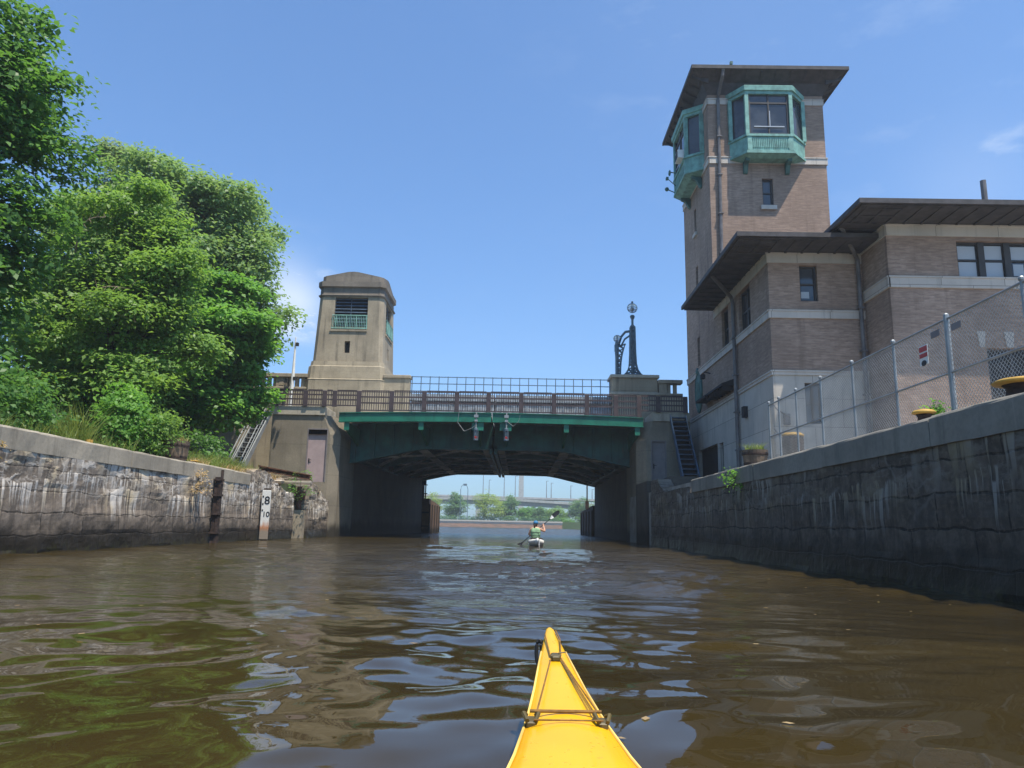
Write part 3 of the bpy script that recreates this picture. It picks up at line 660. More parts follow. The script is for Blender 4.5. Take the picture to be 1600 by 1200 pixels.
def gatehouse():
    t = thing('gatehouse_tower', (-10.15, 44.2, 6.4), 'weathered tan concrete gatehouse tower with louvred opening on the bridge', 'tower')
    cx, cy = -10.2, 44.2
    def oct_(z, fl, fu):                             # fl: half flat, fu: half overall
        return [(cx-fl, cy-fu, z), (cx+fl, cy-fu, z), (cx+fu, cy-fl, z), (cx+fu, cy+fl, z), (cx+fl, cy+fu, z), (cx-fl, cy+fu, z), (cx-fu, cy+fl, z), (cx-fu, cy-fl, z)]
    m = MB(); m.loft([oct_(6.3, 2.08, 2.36), oct_(8.75, 2.08, 2.36), oct_(8.82, 2.12, 2.38), oct_(8.88, 2.04, 2.28), oct_(9.62, 1.98, 2.22), oct_(9.68, 1.93, 2.15), oct_(9.95, 1.91, 2.11)]); m.build('base', M['conc_j'], t)
    # shaft: eight faces, front and right with real openings
    def fh(z): k_ = (z-9.95)/(13.9-9.95); return 1.84-.17*k_, 2.04-.13*k_
    z0, z1 = 9.95, 13.93; A = oct_(z0, *fh(z0)); B = oct_(z1, *fh(z1)); m = MB()
    def face(i, holes):
        j = (i+1) % 8; a0, a1, b0, b1 = map(Vector, (A[i], A[j], B[i], B[j]))
        P = lambda u, w: (a0*(1-u)+a1*u)*(1-w)+(b0*(1-u)+b1*u)*w
        us = sorted({0, 1}|{h[0] for h in holes}|{h[1] for h in holes}); ws = sorted({0, 1}|{h[2] for h in holes}|{h[3] for h in holes})
        nrm = (a1-a0).cross(b0-a0).normalized()
        for ua, ub in zip(us, us[1:]):
            for wa, wb in zip(ws, ws[1:]):
                if any(h[0] <= ua and ub <= h[1] and h[2] <= wa and wb <= h[3] for h in holes): continue
                m.quad(P(ua, wa), P(ub, wa), P(ub, wb), P(ua, wb))
        for h in holes:
            c = [P(h[0], h[2]), P(h[1], h[2]), P(h[1], h[3]), P(h[0], h[3])]; d = [p-nrm*.35 for p in c]
            for q in range(4): m.quad(c[q], c[(q+1) % 4], d[(q+1) % 4], d[q])
        return P, nrm
    holes = [(.22, .80, .53, .985), (.44, .53, .13, .31)]
    fr = {}
    for i in range(8): fr[i] = face(i, holes if i in (0, 2) else [])
    m.build('shaft', M['conc'], t)
    for i in (0, 2):
        P, nrm = fr[i]; m = MB(); h = holes[0]
        c = [P(h[0], h[2])-nrm*.34, P(h[1], h[2])-nrm*.34, P(h[1], h[3])-nrm*.34, P(h[0], h[3])-nrm*.34]; m.quad(*c)
        h = holes[1]; m.quad(P(h[0], h[2])-nrm*.34, P(h[1], h[2])-nrm*.34, P(h[1], h[3])-nrm*.34, P(h[0], h[3])-nrm*.34)
        m.build('opening_back', M['dark'], t)
        h = holes[0]; m = MB()
        for q in range(9):
            w = h[2]+(h[3]-h[2])*(q+.5)/9; w2 = w+.018
            m.add([P(h[0], w)-nrm*.12, P(h[1], w)-nrm*.12, P(h[1], w2)-nrm*.2, P(h[0], w2)-nrm*.2, P(h[0], w+.004)-nrm*.12, P(h[1], w+.004)-nrm*.12, P(h[1], w2+.004)-nrm*.2, P(h[0], w2+.004)-nrm*.2],
                  [(0, 1, 2, 3), (4, 7, 6, 5), (0, 4, 5, 1), (2, 6, 7, 3)])
        for u in (.505,): m.tube([P(u, h[2])-nrm*.1, P(u, h[3])-nrm*.1], .02, 4)
        m.build('louvre', M['steel_blue'], t)
        m = MB(); wb, wt = .50, .70
        for w in (wb, wt): m.tube([P(h[0]-.02, w)+nrm*.06, P(h[1]+.0, w)+nrm*.06], .035, 6)
        for q in range(21):
            u = h[0]-.01+(h[1]-h[0])*q/20; m.tube([P(u, wb)+nrm*.06, P(u, wt)+nrm*.06], .016 if q % 6 != 2 else .035, 5)
        m.build('balcony_rail', M['copper'], t)
        m = MB(); m.tube([P(h[0]-.04, wb-.03)+nrm*.02, P(h[1]+.0, wb-.03)+nrm*.02], .07, 4); m.build('sill', M['conc'], t)
    m = MB(); m.loft([oct_(13.93, 1.74, 1.98), oct_(14.0, 1.77, 2.01), oct_(14.05, 1.69, 1.93)])
    m.loft([oct_(14.052, 1.68, 1.92), oct_(14.46, 1.66, 1.9), oct_(14.52, 1.76, 2.03), oct_(14.82, 1.76, 2.03), oct_(14.86, 1.66, 1.9)]); m.build('cornice', M['conc_dark2'], t)
    m = MB(); R0 = oct_(14.862, 1.60, 1.84); m.loft([R0, oct_(15.22, 1.58, 1.82)])
    # pediment tops on the four faces
    for (ax, ay) in ((0, -1), (1, 0), (0, 1), (-1, 0)):
        n_ = Vector((ax, ay, 0)); tg = Vector((-ay, ax, 0)); c0 = Vector((cx, cy, 15.223))
        pr = [(-1.55, 0), (1.55, 0), (.3, .27), (0, .29), (-.3, .27)]
        fa = [tuple(c0+n_*1.82+tg*u+Vector((0, 0, w))) for u, w in pr]; fb = [tuple(c0+n_*.0+tg*u*.1+Vector((0, 0, w))) for u, w in pr]
        m.loft([fa, fb])
    m.build('attic', M['conc_dark2'] if 'conc_dark2' in M else M['conc'], t)
gatehouse()

# flagpole
fp = thing('flagpole', (-13.0, 40.5, 6.5), 'slender white pole in front of the balustrade by the trees', 'pole')
m = MB(); m.tube([(-13.05, 41.2, 6.4), (-12.98, 41.2, 8.6), (-12.98, 41.2, 11.1)], [.1, .1, .035], 8); m.build('pole', M['white'], fp)
for z in (8.6, 10.6): MB().box(-12.95, -12.8, 41.1, 41.3, z, z+.18).build('cleat', M['dark'], fp)
# ornate lamp
lp = thing('ornate_lamp', (6.5, 42.7, 9.42), 'ornate blue grey iron lamp with a clear globe and arched side arm', 'street lamp')
def lattice(m, pts_a, pts_b, y, r=.03, dd=.14):
    for yy in (y-dd, y+dd):
        m.tube([(x, yy, z) for x, z in pts_a], r, 5); m.tube([(x, yy, z) for x, z in pts_b], r, 5)
        for i in range(len(pts_a)-1):
            m.tube([(pts_a[i][0], yy, pts_a[i][1]), (pts_b[i+1][0], yy, pts_b[i+1][1])], r*.7, 4); m.tube([(pts_b[i][0], yy, pts_b[i][1]), (pts_a[i+1][0], yy, pts_a[i+1][1])], r*.7, 4)
    for pa in (pts_a, pts_b):
        for i in range(len(pa)-1): m.tube([(pa[i][0], y-dd, pa[i][1]), (pa[i+1][0], y+dd, pa[i+1][1])], r*.7, 4)
m = MB(); cx = 6.52; hw = [(.62, 9.44), (.42, 9.62), (.27, 9.85), (.19, 10.2), (.155, 10.8), (.14, 11.5), (.13, 12.2), (.12, 12.45)]
lattice(m, [(cx-a, z) for a, z in hw], [(cx+a, z) for a, z in hw], 42.7, .05, .12)
m.tube([(cx, 42.7, 9.6), (cx, 42.7, 12.5)], [.13, .085], 6); m.box(cx-.64, cx+.64, 42.4, 43.0, 9.42, 9.5); m.build('mast', M['iron'], lp)
m = MB(); m.lathe([(.17, 12.42), (.15, 12.5), (.07, 12.6), (.07, 12.9), (.12, 13.0), (.15, 13.1), (.1, 13.18)], (cx, 42.7, 0), 12); m.build('finial_neck', M['iron'], lp)
m = MB(); m.ball((cx, 42.7, 13.62), .27, 18, 12); m.build('globe', M['globe'], lp, True)
def hoops(m, c, r):
    for a in (0, math.pi/2):
        m.tube([(c[0]+r*math.cos(a)*math.cos(t), c[1]+r*math.sin(a)*math.cos(t), c[2]+r*math.sin(t)) for t in [2*math.pi*k_/20 for k_ in range(21)]], .022, 5)
    m.tube([(c[0]+r*math.cos(t), c[1]+r*math.sin(t), c[2]) for t in [2*math.pi*k_/20 for k_ in range(21)]], .018, 5)
m = MB(); hoops(m, (cx, 42.7, 13.62), .29); m.ball((cx, 42.7, 13.98), .07, 8, 6); m.ball((cx, 42.7, 13.55), .11, 8, 6); m.build('globe_hoop', M['iron'], lp)
m = MB(); A = []; B = []
for i in range(11):
    f_ = i/10; z = 9.44+2.9*f_; xo = 5.52+(.02 if f_ < .5 else (f_-.5)*.5) if f_ < .8 else 5.69+(f_-.8)*3.2
    xi = 5.78+.75*f_**2.6; A.append((min(xo, 6.38), z)); B.append((min(xi+.0, 6.45), z-.1*f_))
lattice(m, A[:8], B[:8], 42.7, .045, .1); m.tube([(5.7, 42.7, 11.4), (5.85, 42.7, 11.85), (6.1, 42.7, 12.15), (6.45, 42.7, 12.2)], .08, 6); m.tube([(5.8, 42.7, 11.2), (6.05, 42.7, 11.7), (6.45, 42.7, 12.0)], .06, 6)
m.tube([(5.62, 42.7, 9.44), (5.62, 42.7, 11.3)], .09, 6); m.box(5.45, 5.6, 42.6, 42.8, 10.95, 11.35); m.build('side_arm', M['iron'], lp)
m = MB(); m.ball((5.62, 42.7, 11.72), .2, 16, 10); m.build('globe', M['globe'], lp, True)
m = MB(); hoops(m, (5.62, 42.7, 11.72), .215); m.lathe([(.1, 11.3), (.14, 11.4), (.14, 11.5)], (5.62, 42.7, 0), 10); m.build('globe_hoop', M['iron'], lp)

# ------------------------------------------------------------------ stairs
def stairs(x0, x1, ya, za, yb, zb, lab, rail_h, mat):
    t = thing('metal_stairs', ((x0+x1)/2, ya, za), lab, 'stairs')
    for x in (x0, x1):
        m = MB(); m.prism([(ya-.15, za-.15), (ya+.15, za-.15), (yb+.1, zb-.22), (yb+.1, zb+.05), (ya-.15, za+.14)], 'x', x-.03, x+.03); m.build('stringer', mat, t)
        m = MB(); m.tube([(x, ya, za), (x, ya, za+rail_h), (x, yb, zb+rail_h), (x, yb, zb)], .028, 6); m.tube([(x, ya, za+rail_h*.5), (x, yb, zb+rail_h*.5)], .022, 6); m.build('handrail', M['steel'], t)
    n = 15
    for i in range(n):
        f_ = (i+.5)/n; y = ya+(yb-ya)*f_; z = za+(zb-za)*f_
        MB().box(x0+.033, x1-.033, y-.14, y+.14, z-.04, z).build('tread', mat, t)
    m = MB(); m.quad((x0+.03, ya+.1, za-.2), (x1-.03, ya+.1, za-.2), (x1-.03, yb+.1, zb-.25), (x0+.03, yb+.1, zb-.25)); m.quad((x0+.03, ya+.1, za-.26), (x0+.03, yb+.1, zb-.31), (x1-.03, yb+.1, zb-.31), (x1-.03, ya+.1, za-.26)); m.build('under_plate', M['dark'], t)
stairs(-13.5, -12.9, 34.0, 2.55, 37.8, 6.4, 'steep galvanised stairs climbing left of the tan abutment', .75, M['steel'])
stairs(7.72, 8.5, 35.2, 2.7, 38.0, 6.5, 'steep steel stairs between grey abutment and brick tower', .0001, M['steel_blue'])

# ------------------------------------------------------------------ brick buildings
BX = 9.3
def facade(m, o, u, w, z0, z1, holes, depth=.22, nrm=None):
    """vertical rectangle from o along u, holes (u0,u1,za,zb) with reveals"""
    o = Vector(o); u = Vector(u).normalized(); n = Vector(nrm)
    us = sorted({0, w}|{h[0] for h in holes}|{h[1] for h in holes}); ws = sorted({z0, z1}|{h[2] for h in holes if z0 < h[2] < z1}|{h[3] for h in holes if z0 < h[3] < z1})
    P = lambda a, z: Vector((o.x, o.y, 0))+u*a+Vector((0, 0, z))
    for ua, ub in zip(us, us[1:]):
        for wa, wb in zip(ws, ws[1:]):
            if any(h[0] <= ua+1e-5 and ub <= h[1]+1e-5 and h[2] <= wa+1e-5 and wb <= h[3]+1e-5 for h in holes): continue
            q = (P(ua, wa), P(ub, wa), P(ub, wb), P(ua, wb))
            if (q[1]-q[0]).cross(q[2]-q[0]).dot(n) < 0: q = q[::-1]
            m.quad(*q)
    for h in holes:
        if h[2] < z0 or h[3] > z1: continue
        c = [P(h[0], h[2]), P(h[1], h[2]), P(h[1], h[3]), P(h[0], h[3])]; d = [p-n*depth for p in c]
        for q in range(4): m.quad(c[q], c[(q+1) % 4], d[(q+1) % 4], d[q])
def obx(m, o, u, n, a0, a1, d0, d1, z0, z1):         # oriented box: along u, out along n
    o = Vector((o[0], o[1], 0)); u = Vector(u).normalized(); n = Vector(n)
    P = lambda a, d, z: o+u*a+n*d+Vector((0, 0, z))
    m.add([P(a, d, z) for z in (z0, z1) for d in (d0, d1) for a in (a0, a1)], [(0, 2, 3, 1), (4, 5, 7, 6), (0, 1, 5, 4), (2, 6, 7, 3), (0, 4, 6, 2), (1, 3, 7, 5)])
def window(par, o, u, n, h, cols=1, rows=2, depth=.22, pane='glass', blind=None, mat='win_frame'):
    m = MB(); fw_ = .075; d = -depth
    obx(m, o, u, n, h[0], h[0]+fw_, d, d+.09, h[2], h[3]); obx(m, o, u, n, h[1]-fw_, h[1], d, d+.09, h[2], h[3])
    obx(m, o, u, n, h[0]+fw_, h[1]-fw_, d, d+.085, h[2], h[2]+fw_); obx(m, o, u, n, h[0]+fw_, h[1]-fw_, d, d+.085, h[3]-fw_, h[3])
    for c in range(1, cols): a = h[0]+(h[1]-h[0])*c/cols; obx(m, o, u, n, a-.045, a+.045, d, d+.08, h[2]+fw_, h[3]-fw_)
    for c in range(1, rows): z = h[2]+(h[3]-h[2])*c/rows; obx(m, o, u, n, h[0]+fw_, h[1]-fw_, d, d+.072, z-.035, z+.035)
    wd = m.build('window', M[mat], par)
    m = MB(); obx(m, o, u, n, h[0]+.02, h[1]-.02, d-.02, d+.02, h[2]+.02, h[3]-.02); m.build('pane', M[pane], wd)
    if blind:
        for (a0, a1, z0, z1) in blind:
            m = MB(); obx(m, o, u, n, h[0]+(h[1]-h[0])*a0, h[0]+(h[1]-h[0])*a1, d+.021, d+.035, h[2]+(h[3]-h[2])*z0, h[2]+(h[3]-h[2])*z1); m.build('blind', M['blind'], wd)
    return wd
NX, NY = (-1, 0, 0), (0, -1, 0)                      # wall normals: towards the canal, towards the camera
def belt(par, segs, name='belt_course', mat='stone'):
    m = MB()
    for (o, u, n, a0, a1, z0, z1, d) in segs: obx(m, o, u, n, a0, a1, .003, d, z0, z1); obx(m, o, u, n, a0, a1, .003, d+.03, z1-.06, z1-.001)
    m.build(name, M[mat], par)

# --- lower building
lb = thing('brick_building', (11, 27, 2.36), 'tan brick building with limestone base and wide dark eaves on the quay', 'building')
oS = (BX, 27.04); oF = (BX, 27.04); oR = (12.85, 25.05); oG = (12.85, 25.05)
hS = [(2.3, 3.85, 8.93, 10.75), (5.5, 6.6, 8.93, 10.75)]
hSb = [(7.0, 7.7, 2.4, 4.7)]
hF = [(1.18, 1.85, 9.28, 10.7)]; hFb = [(1.15, 1.8, 4.62, 6.14)]
hG = [(2.45, 6.1, 9.63, 10.97), (3.15, 4.85, 2.36, 7.08)]
m = MB()
facade(m, oS, (0, 1, 0), 7.86, 6.6, 11.23, hS, nrm=NX); facade(m, oF, (1, 0, 0), 3.55, 6.6, 11.23, hF, nrm=NY)
facade(m, oR, (0, 1, 0), 1.99, 2.36, 11.6, [], nrm=NX); facade(m, oG, (1, 0, 0), 12, 2.36, 11.6, hG, nrm=NY)
facade(m, (24.85, 25.05), (0, 1, 0), 14, 2.36, 11.6, [], nrm=(1, 0, 0))
m.build('brick_wall', M['brick'], lb)
m = MB(); facade(m, oS, (0, 1, 0), 7.86, 2.36, 6.6, hSb, nrm=NX); facade(m, oF, (1, 0, 0), 3.55, 2.36, 6.6, hFb, nrm=NY); m.build('stone_base', M['ashlar'], lb)
window(lb, oS, (0, 1, 0), NX, hS[0], 2, 2); window(lb, oS, (0, 1, 0), NX, hS[1], 1, 2)
window(lb, oF, (1, 0, 0), NY, hF[0], 1, 2, blind=[(.1, .6, .12, .3)])
window(lb, oF, (1, 0, 0), NY, hFb[0], 2, 2)
w3 = window(lb, oG, (1, 0, 0), NY, hG[0], 4, 2, blind=[(.035, .205, .07, .46), (.035, .205, .54, .9), (.28, .46, .07, .46), (.28, .46, .54, .92), (.55, .71, .54, .9), (.56, .66, .1, .42), (.79, .96, .08, .46), (.79, .96, .54, .9)])
for a in (.25, .5, .75):
    m = MB(); obx(m, oG, (1, 0, 0), NY, 2.45+3.65*a-.11, 2.45+3.65*a+.11, -.2, -.09, 9.64, 10.96); m.build('mullion', M['win_frame'], w3)
m = MB(); obx(m, oG, (1, 0, 0), NY, 3.16, 4.84, -.2, -.15, 2.36, 7.0); dr_ = m.build('door', M['dark'], lb)
m = MB()
for a in (3.2, 3.98, 4.72): obx(m, oG, (1, 0, 0), NY, a, a+.08, -.149, -.1, 2.36, 7.0)
obx(m, oG, (1, 0, 0), NY, 3.2, 4.8, -.149, -.105, 5.3, 5.4); m.build('door_frame', M['win_frame'], dr_)
for c_, a, b_ in ((3.0, .14, .08), (3.95, .17, .11), (4.9, .14, .08)):
    m = MB(); m.prism([(12.85+c_-b_, 7.1), (12.85+c_+b_, 7.1), (12.85+c_+a, 7.66), (12.85+c_-a, 7.66)], 'y', 25.01, 25.047); m.build('keystone', M['stone'], lb)
m = MB(); obx(m, oS, (0, 1, 0), NX, 7.02, 7.68, -.2, -.16, 2.4, 4.68); m.build('opening_back', M['dark'], lb)
for (z0, z1, d) in ((8.6, 8.92, .07), (6.42, 6.6, .05), (10.78, 11.18, .05)):
    dz = .0
    belt(lb, [(oS, (0, 1, 0), NX, -.003-d, 7.85, z0, z1, d), (oF, (1, 0, 0), NY, -d+.02, 3.54, z0+.001, z1-.001, d)])
belt(lb, [(oR, (0, 1, 0), NX, -.07, 1.98, 9.2, 9.62, .07), (oG, (1, 0, 0), NY, -.05, 12, 9.201, 9.619, .07)])
belt(lb, [(oR, (0, 1, 0), NX, -.05, 1.98, 11.12, 11.55, .05), (oG, (1, 0, 0), NY, -.03, 12, 11.121, 11.549, .05)])
def hip(par, x0, x1, y0, y1, z, pitchd, rise_y, th=.16, rafter=.62, sides=('w', 's'), over=1.5):
    t_ = math.tan(math.radians(pitchd)); h = rise_y*t_
    m = MB()
    e = [(x0, y0), (x1, y0), (x1, y1), (x0, y1)]; r_ = [(x0+rise_y, y0+rise_y), (x1, y0+rise_y), (x1, y1), (x0+rise_y, y1)]
    m.loft([[(x, y, z+.003) for x, y in e], [(x, y, z+th) for x, y in e], [(x, y, z+th+h) for x, y in r_]]); m.build('roof', M['roof'], par)
    m = MB(); m.box(x0+.04, x1, y0+.04, y1, z-.05, z)     # soffit boards and rafter tails
    k_ = (y1-y0)/rafter
    for i in range(int(k_)): y = y0+.3+i*rafter; m.prism([(x0+.12, z-.052), (x0+over, z-.052), (x0+over, z-.10), (x0+.12, z-.07)], 'y', y-.04, y+.04)
    for i in range(int((x1-x0)/rafter)): x = x0+.3+i*rafter; m.prism([(y0+.12, z-.052), (y0+over, z-.052), (y0+over, z-.10), (y0+.12, z-.07)], 'x', x-.04, x+.04)
    m.build('soffit', M['soffit'], par)
    m = MB(); m.box(x0-.1, x0-.003, y0-.1, y1, z-.03, z+.14); m.box(x0-.003, x1, y0-.1, y0-.003, z-.03, z+.14); m.build('gutter', M['soffit'], par)
hip(lb, 7.8, 13.4, 25.55, 34.88, 11.24, 23, 5.4, over=1.45)
hip(lb, 11.3, 25.5, 23.45, 38, 11.62, 20, 6.0, over=1.5)
def pipe(par, pts, r=.07, name='downpipe'):
    m = MB(); m.tube(pts, r, 8)
    for i in range(1, 5):
        p = Vector(pts[-2]).lerp(Vector(pts[-1]), i/5); m.box(p.x-r-.03, p.x+r+.03, p.y-r-.03, p.y+r+.03, p.z, p.z+.06)
    m.build(name, M['pipe'], par)
pipe(lb, [(7.85, 29.6, 11.4), (7.95, 29.9, 11.2), (9.1, 31.3, 10.75), (9.18, 31.35, 10.5), (9.18, 31.35, 2.4)], .085)
pipe(lb, [(11.4, 25.45, 11.7), (11.6, 25.6, 11.5), (12.6, 26.8, 10.9), (12.65, 26.88, 10.6), (12.65, 26.88, 2.4)], .08)
m = MB(); m.tube([(16.45, 25, 12.4), (16.45, 25, 13.25)], .1, 10); m.build('vent_pipe', M['pipe'], lb)
m = MB(); m.box(9.12, 9.296, 30.2, 30.5, 5.3, 5.75); m.build('junction_box', M['dark'], lb)
m = MB(); m.prism([(8.75, 7.05), (9.296, 7.25), (9.296, 6.95), (8.75, 6.95)], 'y', 32.0, 34.8)
for i in range(7): m.box(8.8, 9.29, 32.1+i*.43, 32.14+i*.43, 6.75, 6.95)
m.build('louvre_canopy', M['dark'], lb)
m = MB()
for z in (5.3, 4.4): m.tube([(9.24, 26.98, z), (9.3, 26.7, z-.25), (9.75, 26.75, z-.5)], .03, 5)
m.box(9.6, 9.8, 26.85, 27.03, 4.55, 4.95); m.build('conduit', M['pipe'], lb)

# --- control tower
ct = thing('control_tower', (12.25, 37.8, 2.36), 'tall tan brick control tower with copper bay windows and dark hip roof', 'tower')
oT = (BX, 34.9); TW = 5.9; TT = 22.75
hT = [(2.62, 3.16, 16.7, 18.15)]
hTS = [(3.0, 3.45, 16.5, 17.9), (2.95, 3.4, 13.0, 14.6), (3.0, 3.5, 9.15, 10.7), (.15, 3.85, 2.4, 4.75)]
m = MB(); facade(m, oT, (1, 0, 0), TW, 2.36, TT, hT, nrm=NY)
facade(m, oT, (0, 1, 0), TW, 6.6, TT, hTS[:3], nrm=NX); facade(m, (BX+TW, 34.9), (0, 1, 0), TW, 2.36, TT, [], nrm=(1, 0, 0)); facade(m, (BX, 34.9+TW), (1, 0, 0), TW, 2.36, TT, [], nrm=(0, 1, 0))
m.build('brick_wall', M['brick'], ct)
m = MB(); facade(m, oT, (0, 1, 0), TW, 2.36, 6.6, hTS[3:], nrm=NX); m.build('stone_base', M['ashlar'], ct)
m = MB(); obx(m, oT, (0, 1, 0), NX, .16, 3.84, -.21, -.17, 2.4, 4.74)
m.build('garage_opening', M['dark'], ct)
window(ct, oT, (1, 0, 0), NY, hT[0], 1, 2)
for h in hTS[:3]: window(ct, oT, (0, 1, 0), NX, h, 1, 2)
m = MB(); obx(m, oT, (1, 0, 0), NY, 2.5, 3.28, .003, .1, 16.48, 16.7); m.build('sill', M['stone'], ct)
for h in hTS[:2]: m = MB(); obx(m, oT, (0, 1, 0), NX, h[0]-.12, h[1]+.12, .003, .1, h[2]-.2, h[2]); m.build('sill', M['stone'], ct)
belt(ct, [(oT, (1, 0, 0), NY, -.05, TW+.05, 18.93, 19.3, .06), (oT, (0, 1, 0), NX, -.06, TW, 18.931, 19.299, .06), ((BX+TW, 34.9), (0, 1, 0), (1, 0, 0), 0, TW, 18.931, 19.299, .06)])
belt(ct, [(oT, (1, 0, 0), NY, -.03, TW+.03, 22.2, 22.52, .05), (oT, (0, 1, 0), NX, -.05, TW, 22.201, 22.519, .05)])
belt(ct, [(oT, (0, 1, 0), NX, 0, TW, 8.6, 8.92, .07)]); belt(ct, [(oT, (0, 1, 0), NX, 0, TW, 6.42, 6.6, .05)])
# tower roof: eave slab, brackets, low hip
ex0, ex1, ey0, ey1, ez = BX-.92, BX+TW+.92, 34.9-.95, 34.9+TW+.92, 23.62
m = MB(); e = [(ex0, ey0), (ex1, ey0), (ex1, ey1), (ex0, ey1)]; cxm, cym = (ex0+ex1)/2, (ey0+ey1)/2
m.loft([[(x, y, ez) for x, y in e], [(x, y, ez+.2) for x, y in e], [(cxm+(x-cxm)*.02, cym+(y-cym)*.02, ez+1.3) for x, y in e]]); m.build('roof', M['roof'], ct)
m = MB(); q_ = .3
m.loft([[(x, y, TT) for x, y in ((BX-.02, 34.88), (BX+TW+.02, 34.88), (BX+TW+.02, 40.82), (BX-.02, 40.82))], [(x+(q_*(1 if x > cxm else -1)), y+q_*(1 if y > cym else -1), ez-.35) for x, y in ((BX, 34.9), (BX+TW, 34.9), (BX+TW, 40.8), (BX, 40.8))], [(cxm+(x-cxm)*.99, cym+(y-cym)*.99, ez-.003) for x, y in e]])
for i in range(10):
    a = ex0+.5+i*(ex1-ex0-1)/9; m.prism([(ey0+.05, ez-.02), (ey0+.05, ez-.08), (34.87, ez-.42), (34.87, ez-.1)], 'x', a-.035, a+.035)
    b_ = ey0+.5+i*(ey1-ey0-1)/9; m.prism([(ex0+.05, ez-.02), (ex0+.05, ez-.2), (BX-.03, ez-.5), (BX-.03, ez-.1)], 'y', b_-.035, b_+.035)
    m.prism([(ex1-.05, ez-.02), (ex1-.05, ez-.2), (BX+TW+.03, ez-.5), (BX+TW+.03, ez-.1)], 'y', b_-.035, b_+.035)
m.build('soffit', M['soffit'], ct)
m = MB(); m.box(ex0-.08, ex1+.08, ey0-.08, ey0-.003, ez-.02, ez+.17); m.box(ex0-.08, ex0-.003, ey0, ey1, ez-.02, ez+.17); m.box(ex1+.003, ex1+.08, ey0, ey1, ez-.02, ez+.17); m.build('gutter', M['soffit'], ct)
m = MB(); m.tube([(11.0, 36.2, 23.9), (11.0, 36.2, 25.5)], .03, 6); m.box(10.93, 11.07, 36.13, 36.27, 25.4, 25.55); m.build('lightning_rod', M['copper_dk'], ct)
m = MB(); m.tube([(13.7, 35.2, 23.9), (13.7, 35.2, 24.55)], .08, 8); m.build('vent_pipe', M['rust'], ct)
pipe(ct, [(9.9, 33.95, 23.6), (9.88, 34.0, 23.3), (9.85, 34.75, 22.7), (9.82, 34.78, 22.4), (9.72, 34.78, 12.0)], .085)

def bay(par, o, u, n, a0, a1, f0, f1, proj, ac=False):
    """copper bay: wall span a0..a1, front span f0..f1, projection proj, along u, out along n"""
    o = Vector((o[0], o[1], 0)); u = Vector(u); n = Vector(n); P = lambda a, d, z: tuple(o+u*a+n*d+Vector((0, 0, z)))
    z0, zs, zt, z1 = 19.08, 20.10, 22.3, 22.76
    def ring(z, g=0, e=0): return [P(a0-g, .003, z), P(f0-g*.6, proj+g+e, z), P(f1+g*.6, proj+g+e, z), P(a1+g, .003, z)]
    b = MB(); b.loft([[P(a0+.5, .003, 18.96), P(f0+.2, proj-.3, 18.96), P(f1-.2, proj-.3, 18.96), P(a1-.5, .003, 18.96)], ring(z0, -.02)]); b.loft([ring(z0, .06), ring(z0+.14, .06)]); b.loft([ring(z0+.141), ring(zs-.12)]); b.loft([ring(zs-.119, .07), ring(zs, .07)])
    by = b.build('bay_window', M['copper'], par); b = MB()
    b.loft([ring(zt, .03), ring(zt+.16, .03), ring(zt+.17, .1), ring(z1-.05, .12), ring(z1, .06)])
    b.build('cornice', M['copper'], by)
    m = MB()
    corners = [(a0, .003), (f0, proj), (f1, proj), (a1, .003)]
    for q, (a, d) in enumerate(corners):
        a_ = a+(.1 if q < 2 else -.1); 
        obx(m, o, u, n, min(a, a_)-.04, max(a, a_)+.04, max(.004, d-.16), d+.03 if d > .1 else .2, zs+.001, zt-.001)
    for i in range(int((f1-f0-.5)/.09)): a = f0+.3+i*.09; obx(m, o, u, n, a, a+.045, proj+.002, proj+.03, z0+.3, zs-.2)
    obx(m, o, u, n, f0+.02, f0+.24, proj+.003, proj+.04, z0+.16, zs-.13); obx(m, o, u, n, f1-.24, f1-.02, proj+.003, proj+.04, z0+.16, zs-.13)
    m.build('pilaster', M['copper'], by)
    g = MB(); s_ = .1
    g.loft([[P(a0+s_, .01, z), P(f0+s_, proj-s_, z), P(f1-s_, proj-s_, z), P(a1-s_, .01, z)] for z in (zs+.002, zt-.002)]); g.build('pane', M['glass'], by)
    m = MB(); d = proj-s_
    for a in (f0+.2, (f0+f1)/2, f1-.2): obx(m, o, u, n, a-.035, a+.035, d, d+.05, zs+.002, zt-.002)
    obx(m, o, u, n, f0+.1, f1-.1, d, d+.045, zt-.5, zt-.42); obx(m, o, u, n, f0+.1, f1-.1, d, d+.045, zs+.02, zs+.09)
    m.build('sash', M['win_frame'], by)
    m = MB(); obx(m, o, u, n, f0+.4, f1-.4, d+.052, d+.075, zs+.42, zs+.47); obx(m, o, u, n, (f0+f1)/2+.02, (f0+f1)/2+.06, d+.052, d+.07, zs+.47, zs+1.3); m.build('blind', M['blind'], by)
    for a in (f0+.1, f1-.1):
        m = MB()
        pts = [(0.02, 18.35), (.12, 18.4), (.3, 18.75), (proj-.32, 18.85), (proj-.28, 19.07), (0.02, 19.07)]
        m.loft([[P(a-.1, d_, z_) for d_, z_ in pts], [P(a+.1, d_, z_) for d_, z_ in pts]]); m.build('corbel', M['copper_dk'], by)
    if ac:
        m = MB(); obx(m, o, u, n, f0+.2, f0+.95, proj-.05, proj+.35, 20.15, 20.6); acb = m.build('air_conditioner', M['white'], by)
        m = MB(); obx(m, o, u, n, f0+.25, f0+.9, proj+.352, proj+.36, 20.19, 20.56); m.build('grille', M['dark'], acb)
bay(ct, oT, (1, 0, 0), NY, 1.05, 4.85, 1.68, 3.98, .85)
bay(ct, oT, (0, 1, 0), NX, .9, 5.0, 1.5, 4.3, .85, ac=True)
